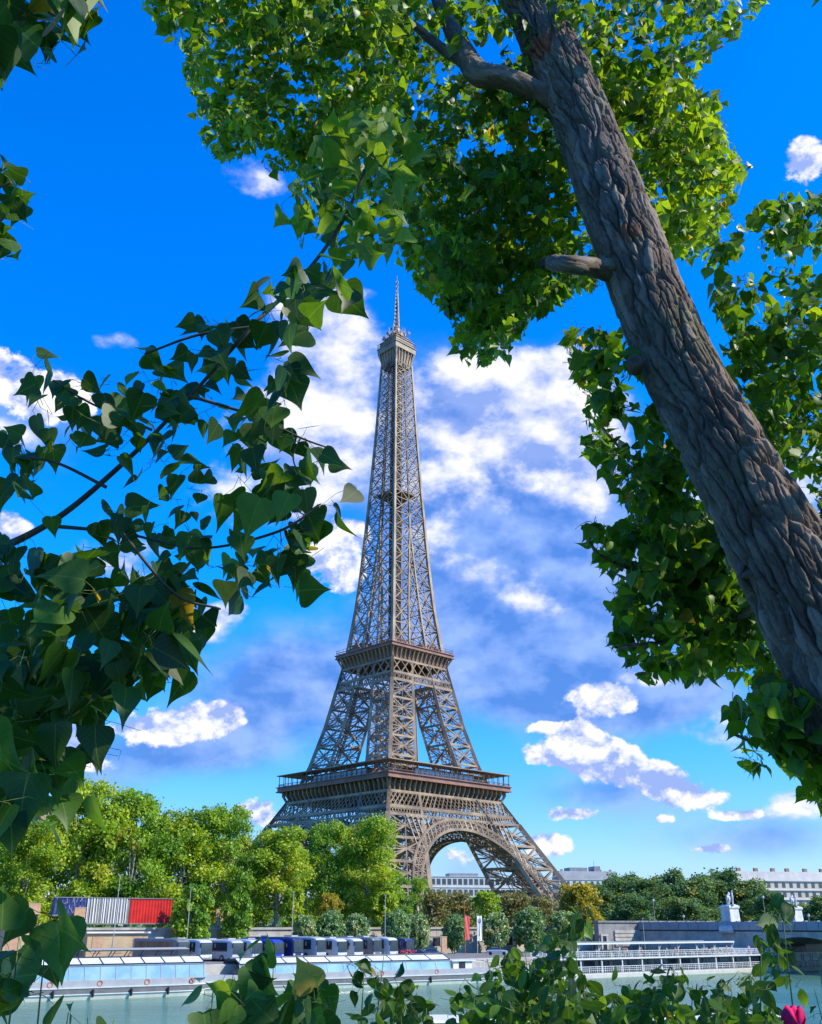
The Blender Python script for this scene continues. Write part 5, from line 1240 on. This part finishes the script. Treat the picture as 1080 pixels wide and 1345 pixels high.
limb('limb', [(835, 362, 46, 5.2), (785, 352, 28, 5.1), (735, 346, 24, 5.0), (722, 346, 19, 5.8), (680, 350, 12, 6.9), (640, 370, 6, 7.8)])
limb('limb', [(780, 195, 24, 5.9), (815, 130, 10, 6.9), (870, 95, 6, 7.6), (950, 60, 4, 8)], seg=20)
limb('limb', [(800, 250, 20, 5.7), (840, 185, 8, 6.6), (890, 165, 5, 7.2), (940, 180, 4, 7.6)], seg=20)
limb('limb', [(930, 560, 20, 4.8), (880, 600, 11, 5.3), (830, 600, 6, 5.6), (790, 560, 4, 5.6)], seg=20)
limb('limb', [(1000, 690, 20, 4.5), (920, 740, 11, 5.2), (850, 750, 7, 5.4), (790, 730, 5, 5.0), (765, 690, 4, 5.0)], seg=20)
limb('limb', [(1040, 760, 18, 4.4), (960, 820, 10, 5.0), (890, 840, 6, 5.2), (810, 850, 5, 4.8)], seg=20)
limb('limb', [(1110, 900, 18, 4.1), (1060, 960, 11, 4.0), (1010, 980, 7, 4.0), (965, 965, 4, 4.0)], seg=20)
kn = at(834, 476, 4.72); b = MB(); b.lathe([(.03, -.06), (.042, -.02), (.045, .0), (.040, .014), (.028, .016), (.020, .004), (.008, .002)], seg=14); me = b.mesh('branch_scar', BARK, True)
o = link('branch_scar', me); o.location = kn; o.rotation_euler = (R(70), R(-40), 0); settle(o, pop)
kn = at(990, 757, 4.13); b = MB()
for r0 in (.055, .038, .02): 
    pr = [(r0*math.cos(t*.4488), (.055-r0)*.5, r0*1.1*math.sin(t*.4488)) for t in range(15)]; b.tube(pr, .012, 6, False)
b.lathe([(.02, -.02), (.06, -.01), (.05, .012), (.02, .02)], seg=12)
o = b.build('branch_scar', BARK, None, True); o.location = kn; settle(o, pop)

# ------------------------------------------------------------------ foliage: leaves spread through real volumes, hung on twigs
def in_poly(x, y, poly):
    c = np.zeros(len(x), bool); n = len(poly)
    for i in range(n):
        (x0, y0), (x1, y1) = poly[i], poly[i-1]
        hit = ((y0 > y) != (y1 > y)) & (x < (x1-x0)*(y-y0)/((y1-y0)+1e-9)+x0); c ^= hit
    return c
def rays(px, py):
    x, y = (px-540)/F_PX, (672.5-py)/F_PX
    return np.stack([x, CP-y*SP, SP+y*CP], 1)
CAMN = np.array(CAM)
def sprigs(rng, poly, nsprig, per, depth, leaf, thr=.0, nscale=70.0, spread=.75, seed=0):
    """sprig anchors inside an outline, each at its own depth; leaves alternate along every sprig"""
    P = np.array(poly); lo, hi = P.min(0), P.max(0); X, Y, D = [], [], []
    while len(X) < nsprig:
        x = rng.uniform(lo[0], hi[0], 4000); y = rng.uniform(lo[1], hi[1], 4000); ok = in_poly(x, y, poly)
        d = rng.uniform(depth[0], depth[1], 4000)
        nz = fbm(np.stack([x/nscale, y/nscale, d*1.2], 1)+seed*7.7, 3, seed); ok &= nz > thr*.0+np.quantile(nz, thr)
        X += x[ok].tolist(); Y += y[ok].tolist(); D += d[ok].tolist()
    X, Y, D = (np.array(a[:nsprig]) for a in (X, Y, D))
    base = CAMN + rays(X, Y)*D[:, None]
    dirs = norm(rng.normal(size=(nsprig, 3))*np.array([1, 1, .6]) + np.array([0, 0, -.55]))
    ln = leaf*spread*rng.uniform(1.2, 2.6, nsprig)
    return base, dirs, ln, D
def foliage(rng, base, dirs, ln, per, leaf, face=.8, droop=.9, tmean=.45):
    n = len(base); t = (np.arange(per)+.5)/per
    bp = base[:, None, :] + dirs[:, None, :]*((t[None, :]-.5)*ln[:, None])[..., None]
    sd = norm(np.cross(dirs, rng.normal(size=(n, 3))))[:, None, :]*np.where(np.arange(per) % 2, 1, -1)[None, :, None]
    po = bp + (sd*.45 + rng.normal(size=bp.shape)*.25)*leaf
    tip = sd*.7 + dirs[:, None, :]*.5 + rng.normal(size=bp.shape)*.45 + np.array([0, 0, -droop])
    nr = rng.normal(size=bp.shape)*.75 + np.array([0, -face, .25])
    tint = (rng.normal(tmean, .16, n)[:, None] + rng.normal(0, .12, (n, per)))
    return bp.reshape(-1, 3), po.reshape(-1, 3), tip.reshape(-1, 3), nr.reshape(-1, 3), tint.ravel()
def twig_geo(A, B, r0, r1):
    n = len(A); d = norm(B-A); u = norm(np.cross(d, np.array([.31, .17, .93]))); w = np.cross(d, u)
    Mid = (A+B)/2 + (u*RNG.normal(0, .08, (n, 1))+w*RNG.normal(0, .08, (n, 1)))*np.linalg.norm(B-A, axis=1, keepdims=True)
    V = []
    for Pt, rr in ((A, r0), (Mid, (r0+r1)/2), (B, r1)):
        for k in range(3): t = 2*math.pi*k/3; V.append(Pt + (u*math.cos(t)+w*math.sin(t))*rr)
    V = np.stack(V, 1).reshape(-1, 3); F = []; bse = np.arange(n)*9
    for s in (0, 3):
        for k in range(3): j = (k+1) % 3; F.append(np.stack([bse+s+k, bse+s+j, bse+s+3+j, bse+s+3+k], 1))
    return V, np.concatenate(F)
def crown(name, parent, spec, m, geo, rng, twig_r=.002, trunk_pts=None, tw='twig'):
    PO, TP, NR, SZ, TI, SA, SB = [], [], [], [], [], [], []
    for poly, ns, per, dep, leaf, thr, face, droop, tm in spec:
        base, dirs, ln, D = sprigs(rng, poly, ns, per, dep, leaf, thr, seed=len(PO)+3)
        bp, po, tip, nr, ti = foliage(rng, base, dirs, ln, per, leaf, face, droop, tm)
        cen = po + norm(tip)*leaf*.5 - CAMN; dpt = cen@np.array([0, CP, SP]); cx = 540+F_PX*cen[:, 0]/dpt; cy = 672.5-F_PX*(cen@np.array([0, -SP, CP]))/dpt
        q = np.stack([cx/38, cy/38, dpt*.8], 1); ragged = 34.0 if len(poly) > 8 else 12.0          # ragged, feathery outer edge
        ok = in_poly(cx+(fbm(q, 2, 61)-.5)*2*ragged, cy+(fbm(q+31, 2, 67)-.5)*2*ragged, poly) | (rng.random(len(po)) < .04)
        full = ok.reshape(ns, per).sum(1) >= 2; ok &= np.repeat(full, per); base, dirs, ln = base[full], dirs[full], ln[full]
        bp, po, tip, nr, ti = bp[ok], po[ok], tip[ok], nr[ok], ti[ok]; ti = np.where(rng.random(len(ti)) < .012, 1.0, np.minimum(ti, .93))
        PO.append(po); TP.append(tip); NR.append(nr); TI.append(ti); SZ.append(leaf*np.clip(rng.normal(1, .22, len(po)), .45, 1.5))
        SA.append(base-dirs*ln[:, None]*.45); SB.append(base+dirs*ln[:, None]*.40); SA.append(bp); SB.append(po)
    A, B_ = np.concatenate(SA), np.concatenate(SB)
    lv = link(name, leaves_mesh(name, np.concatenate(PO), np.concatenate(TP), np.concatenate(NR), np.concatenate(SZ), np.concatenate(TI), m, geo, True, twig_geo(A, B_, twig_r, twig_r*.55), M[tw]))
    settle(lv, parent); return lv
g = np.random.default_rng(42)
TOP = [(160, -60), (200, 18), (238, 70), (246, 165), (272, 205), (330, 212), (372, 240), (430, 260), (500, 300), (545, 372), (575, 392), (604, 425), (612, 470), (640, 487), (676, 452), (700, 420), (722, 405), (770, 388), (800, 362), (850, 330), (900, 348), (940, 330), (960, 285), (975, 245), (985, 205), (945, 170), (965, 140), (915, 105), (950, 70), (1000, 12), (1010, -60)]
UPL = [(930, 360), (945, 300), (985, 275), (1040, 252), (1120, 255), (1140, 760), (1080, 690), (1010, 575), (955, 470)]
MID = [(728, 442), (752, 425), (790, 428), (826, 455), (900, 540), (975, 665), (1030, 770), (1050, 832), (1010, 878), (930, 890), (846, 897), (792, 862), (812, 800), (785, 742), (765, 700), (800, 690), (838, 682), (800, 625), (766, 585), (775, 520), (745, 480)]
TIPL = [(757, 682), (775, 678), (790, 690), (800, 720), (790, 745), (772, 715)]
LOW = [(955, 930), (990, 890), (1010, 868), (1042, 888), (1080, 968), (1140, 1000), (1140, 1040), (1062, 1044), (1010, 1026), (966, 1004)]
spec = [(TOP, 2100, 8, (5.9, 8.6), .062, .38, .35, .6, .55), ([(190, -60), (250, 80), (250, 150), (400, 220), (520, 200), (560, -60)], 480, 8, (5.6, 7.6), .062, .3, .35, .6, .6),
        ([(560, 200), (740, 200), (760, 380), (700, 415), (650, 470), (620, 460), (560, 380)], 420, 8, (5.6, 7.4), .062, .2, .35, .6, .45),
        ([(760, 60), (930, 120), (975, 230), (940, 325), (870, 335), (800, 250)], 330, 8, (6.2, 8.0), .064, .3, .35, .6, .8)]
crown('crown', pop, spec, L_POP, LEAF4, g)
spec = [(UPL, 400, 7, (5.0, 6.6), .064, .28, .5, .7, .45), (MID, 430, 7, (4.8, 6.2), .068, .26, .5, .8, .42), (TIPL, 7, 5, (4.9, 5.1), .085, 0, .5, .8, .4), (LOW, 62, 6, (3.8, 4.4), .074, .2, .5, .8, .38),
        ([(840, 560), (900, 640), (980, 780), (1000, 850), (930, 870), (860, 780), (850, 660)], 190, 7, (4.9, 6.0), .078, .1, .5, .8, .34)]
crown('crown', pop, spec, L_POP, LEAF9, g)
# unseen leaf masses added beyond the frame to shade the trunk and left branch
rng = np.random.default_rng(8); n = 2900
cc = np.array([at(1700, 500, 5.0), at(1900, 200, 4.5), (1.9, 1.5, 8.3), (1.3, 2.2, 8.0), (2.4, .7, 8.0)])
k = rng.integers(0, len(cc), n); pos = cc[k]+rng.normal(size=(n, 3))*np.array([1.3, 1.2, .8])
lo = pos-CAMN; dep = lo@np.array([0, CP, SP]); xs = 540+F_PX*lo[:, 0]/np.maximum(dep, .1); ys = 672.5-F_PX*(lo@np.array([0, -SP, CP]))/np.maximum(dep, .1)
keep = (dep < .2) | (xs < -40) | (xs > 1150) | (ys < -40); pos = pos[keep]; n = len(pos)
me = leaves_mesh('shade_leaves', pos, rng.normal(size=(n, 3))+np.array([0, 0, -.5]), rng.normal(size=(n, 3))+np.array([0, 0, .8]), rng.uniform(.10, .17, n), rng.normal(.5, .15, n), L_POP, LEAF4)
settle(link('crown', me), pop)  # added shade leaves, parented to the poplar

# ------------------------------------------------------------------ the near overhanging branch at the left
br = thing('overhanging_branch', 'large leaved dark green branch hanging across the left half of the view', 'branch', at(-160, 700, 2.4))
def stem(rows, parent, m='twig', seg=7):
    pts = []
    for px, py, w, d in rows: p = at(px, py, d); pts.append((p.x, p.y, p.z, w*d/F_PX/2))
    S = spline(pts, 12*len(rows)); b = MB(); b.tube([tuple(r[:3]) for r in S], [max(r[3], .0007) for r in S], seg); o = b.build('stem', M[m], None, True); settle(o, parent); return S[:, :3]
stem([(-200, 760, 20, 2.4), (-60, 740, 14, 2.4), (60, 690, 9, 2.4), (160, 610, 7, 2.4), (250, 520, 5, 2.35), (330, 430, 6, 2.3), (400, 360, 5, 2.5), (450, 290, 5, 2.6), (490, 200, 4, 2.7)], br)
for rows in ([(60, 690, 6, 2.35), (160, 700, 4, 2.3), (260, 720, 3.5, 2.2), (360, 700, 4, 2.1), (420, 665, 3, 2.1)], [(200, 565, 4, 2.35), (120, 530, 3, 2.3), (70, 500, 3, 2.1)], [(250, 520, 5, 2.2), (330, 545, 4, 2.2), (395, 575, 3, 2.2), (430, 588, 2, 2.2)],
             [(330, 430, 5, 2.3), (260, 440, 4, 2.3), (190, 465, 3, 2.25)], [(-60, 740, 9, 2.2), (60, 790, 6, 2.25), (150, 850, 4, 2.2), (215, 870, 3, 2.15)], [(-80, 800, 9, 2.2), (0, 880, 6, 2.25), (60, 950, 4, 2.2), (90, 1000, 3, 2.1)],
             [(160, 700, 5, 2.0), (230, 780, 4, 2.0), (290, 800, 3, 2.0)], [(395, 575, 2, 2.2), (385, 600, 2, 2.2), (395, 630, 2, 2.2)], [(140, 640, 5, 2.1), (80, 610, 4, 2.1), (35, 600, 3, 2.1)], [(-120, 900, 8, 2.1), (-40, 960, 5, 2.0), (10, 1020, 3, 1.8)]): stem(rows, br)
BL1 = [(10, 660), (12, 560), (60, 545), (35, 470), (110, 470), (150, 462), (200, 440), (250, 430), (320, 400), (352, 372), (380, 330), (430, 330), (470, 370), (465, 415), (415, 440), (415, 470), (400, 500), (370, 540), (365, 530), (370, 560), (420, 590), (430, 640), (470, 660), (465, 705), (430, 735), (415, 785), (330, 780), (270, 830), (230, 880), (160, 760), (80, 690)]
BL2 = [(-40, 700), (60, 700), (150, 735), (255, 790), (258, 925), (195, 915), (160, 930), (160, 1000), (122, 1000), (110, 1070), (55, 1060), (45, 1000), (-40, 1030)]
g = np.random.default_rng(77)
spec = [(BL1, 92, 4, (2.0, 2.6), .060, .12, .85, .7, .42), (BL1, 50, 2, (2.0, 2.5), .042, .1, .85, .55, .42), (BL2, 100, 4, (1.85, 2.4), .066, .0, .8, .7, .40), ([(-30, 970), (50, 990), (55, 1080), (30, 1110), (-30, 1100)], 7, 3, (1.6, 1.8), .095, 0, 1.2, .9, .35)]
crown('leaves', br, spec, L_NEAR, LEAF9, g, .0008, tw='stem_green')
# its outer end, in front of the poplar's crown
BT = [(360, 320), (385, 245), (425, 190), (455, 150), (500, 135), (550, 150), (560, 230), (535, 285), (530, 335), (490, 340), (460, 360), (430, 340), (400, 335)]
spec = [(BT, 74, 4, (2.4, 3.1), .050, .2, .7, .5, .78), ([(430, 360), (470, 370), (468, 430), (420, 435)], 5, 3, (2.3, 2.5), .075, 0, 1, .8, .4)]
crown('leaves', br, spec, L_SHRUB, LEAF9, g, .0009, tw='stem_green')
# sprays at the left edge
b2 = thing('leafy_spray', 'dark leafy spray hanging into the top left corner', 'branch', at(-60, -40, 2.0)); stem([(-120, -60, 8, 2.0), (-20, -10, 5, 2.0), (50, 10, 4, 2.0), (90, 30, 3, 2.0)], b2)
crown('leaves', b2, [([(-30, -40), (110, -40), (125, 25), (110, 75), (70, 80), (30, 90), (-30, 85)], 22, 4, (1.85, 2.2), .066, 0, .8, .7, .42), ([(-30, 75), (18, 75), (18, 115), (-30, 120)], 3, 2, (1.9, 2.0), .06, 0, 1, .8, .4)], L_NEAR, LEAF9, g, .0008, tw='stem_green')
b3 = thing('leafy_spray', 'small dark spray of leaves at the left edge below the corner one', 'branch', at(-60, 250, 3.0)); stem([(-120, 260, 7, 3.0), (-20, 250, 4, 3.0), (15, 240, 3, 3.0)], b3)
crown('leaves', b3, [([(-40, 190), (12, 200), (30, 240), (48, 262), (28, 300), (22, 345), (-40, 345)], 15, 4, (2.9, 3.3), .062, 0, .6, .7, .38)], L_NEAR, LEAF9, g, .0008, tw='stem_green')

# ------------------------------------------------------------------ bushes along the near bank, at the bottom
def shrub(name, label, spec, roots, seed, leafm=None, geo=LEAF9):
    px, py, d = roots[0]; p = at(px, py, d); root = thing(name, label, 'shrub', (p.x, p.y, 3.38))
    gg = np.random.default_rng(seed)
    for px, py, d in roots:
        q = at(px, py, d); base = Vector((q.x+gg.uniform(-.2, .2), q.y+gg.uniform(.0, .3), 3.35)); b = MB()
        S = spline([(*base, .006), (*(base.lerp(q, .5)+Vector((gg.uniform(-.06, .06), gg.uniform(-.05, .05), .05))), .0042), (*q, .0012)], 16); b.tube([tuple(r[:3]) for r in S], [r[3] for r in S], 7); settle(b.build('stem', M['stem_green'], None, True), root)
    crown('leaves', root, spec, leafm or L_SHRUB, geo, gg, .0009, tw='stem_green'); return root
shrub('broad_leaf_shrub', 'shrub with very large leaves in the bottom left corner in front of the boat', [([(-40, 1185), (20, 1188), (60, 1205), (108, 1225), (100, 1258), (70, 1290), (75, 1345), (-40, 1400)], 14, 3, (1.7, 2.0), .074, 0, .9, .5, .42), ([(60, 1320), (165, 1310), (190, 1345), (60, 1380)], 3, 3, (2.0, 2.2), .062, 0, .5, -.3, .45)],
      [(25, 1230, 1.85), (60, 1240, 1.85), (-20, 1240, 1.8), (90, 1330, 2.0), (150, 1340, 2.05)], 1)
shrub('broad_leaf_shrub', 'dense clump of broad leaves at the bottom, left of centre before the coaches', [([(248, 1300), (285, 1268), (330, 1262), (392, 1266), (425, 1290), (440, 1325), (420, 1390), (250, 1390)], 20, 4, (1.9, 2.3), .062, 0, .8, .45, .45), ([(345, 1240), (375, 1240), (372, 1275), (350, 1275)], 2, 3, (2.0, 2.1), .05, 0, .5, -.6, .6)],
      [(280, 1300, 2.1), (340, 1285, 2.1), (400, 1300, 2.1), (360, 1260, 2.1)], 2)
shrub('slender_shrub', 'slender upright shrub with small narrow leaves at the bottom centre', [([(462, 1255), (485, 1238), (512, 1240), (530, 1270), (575, 1318), (560, 1390), (455, 1390)], 36, 5, (2.7, 3.1), .046, .1, .6, .35, .40)],
      [(480, 1255, 2.9), (505, 1250, 2.9), (525, 1290, 2.9), (560, 1318, 2.9)], 3, None, OVAL)
shrub('broad_leaf_shrub', 'wide bush of mixed leaves at the bottom, right of centre before the tour boat', [([(602, 1300), (615, 1268), (650, 1262), (680, 1235), (705, 1240), (740, 1205), (765, 1195), (772, 1215), (755, 1250), (735, 1275), (800, 1300), (790, 1390), (600, 1390)], 110, 5, (2.5, 3.2), .044, .2, .7, .45, .50), ([(590, 1300), (640, 1290), (700, 1300), (760, 1295), (800, 1310), (800, 1390), (590, 1390)], 70, 5, (2.4, 3.2), .042, .1, .7, .3, .62)],
      [(640, 1260, 2.8), (690, 1250, 2.8), (750, 1225, 2.8), (740, 1280, 2.9), (790, 1300, 2.8)], 4, None, OVAL)
shrub('broad_leaf_shrub', 'loose bush with dark curling leaves at the bottom right, below the bridge', [([(800, 1290), (850, 1290), (885, 1272), (920, 1300), (950, 1285), (990, 1262), (1005, 1210), (1030, 1195), (1050, 1230), (1040, 1262), (1060, 1285), (1010, 1320), (1030, 1390), (790, 1390)], 92, 5, (2.5, 3.2), .043, .25, .7, .45, .42), ([(790, 1312), (850, 1308), (920, 1316), (1000, 1308), (1030, 1330), (1030, 1390), (790, 1390)], 64, 5, (2.4, 3.2), .041, .1, .7, .3, .6), ([(1010, 1185), (1042, 1180), (1048, 1215), (1015, 1218)], 5, 4, (2.7, 2.9), .06, 0, .6, .4, .3)],
      [(860, 1300, 2.8), (910, 1295, 2.8), (1000, 1240, 2.8), (1028, 1200, 2.8), (960, 1290, 2.8)], 5, None, OVAL)
shrub('slender_shrub', 'few slender leafy shoots at the bottom right corner beside the pink bloom', [([(1060, 1235), (1110, 1230), (1110, 1270), (1062, 1262)], 2, 3, (2.7, 2.9), .065, 0, .6, .3, .6), ([(1040, 1300), (1110, 1290), (1110, 1390), (1050, 1390), (1062, 1330)], 6, 4, (2.6, 3.0), .055, 0, .6, .3, .45)],
      [(1075, 1250, 2.8), (1070, 1300, 2.8)], 6, None, OVAL)
# single bloom
c = at(1042, 1334, 2.6); root = thing('pink_bloom', 'single hot pink bloom at the bottom right corner among the leaves', 'flower', c)
b = MB(); b.tube([(0, 0, -.06), (.01, .02, -.35), (.03, .1, -1.2)], [.004, .005, .006], 7); b.build('stem', M['stem_green'], root, True)
for i in range(7):
    a = i*2*math.pi/7+.2; rr_ = .016 if i % 2 else .022; b = MB(); rows = []
    for j in range(7):
        t = j/6; w = .024*math.sin(math.pi*min(1, .25+t*.62))**.8; rad = rr_*.95*(.22+1.25*math.sin(math.pi*(.05+.72*t))); z = -.035+.056*t
        rows.append([(rad*math.cos(a)+u*w*-math.sin(a)-abs(u)**2*.35*w*math.cos(a), rad*math.sin(a)+u*w*math.cos(a)-abs(u)**2*.35*w*math.sin(a), z+.004*math.cos(u*3)) for u in (-1, -.5, 0, .5, 1)])
    n0 = 0
    for r_ in rows: b.v += r_
    for j in range(6):
        for q in range(4): k0 = j*5+q; b.f.append((k0, k0+1, k0+6, k0+5))
    o = b.build('petal', M['pink'], root, True); sdm = o.modifiers.new('thick', 'SOLIDIFY'); sdm.thickness = .0015
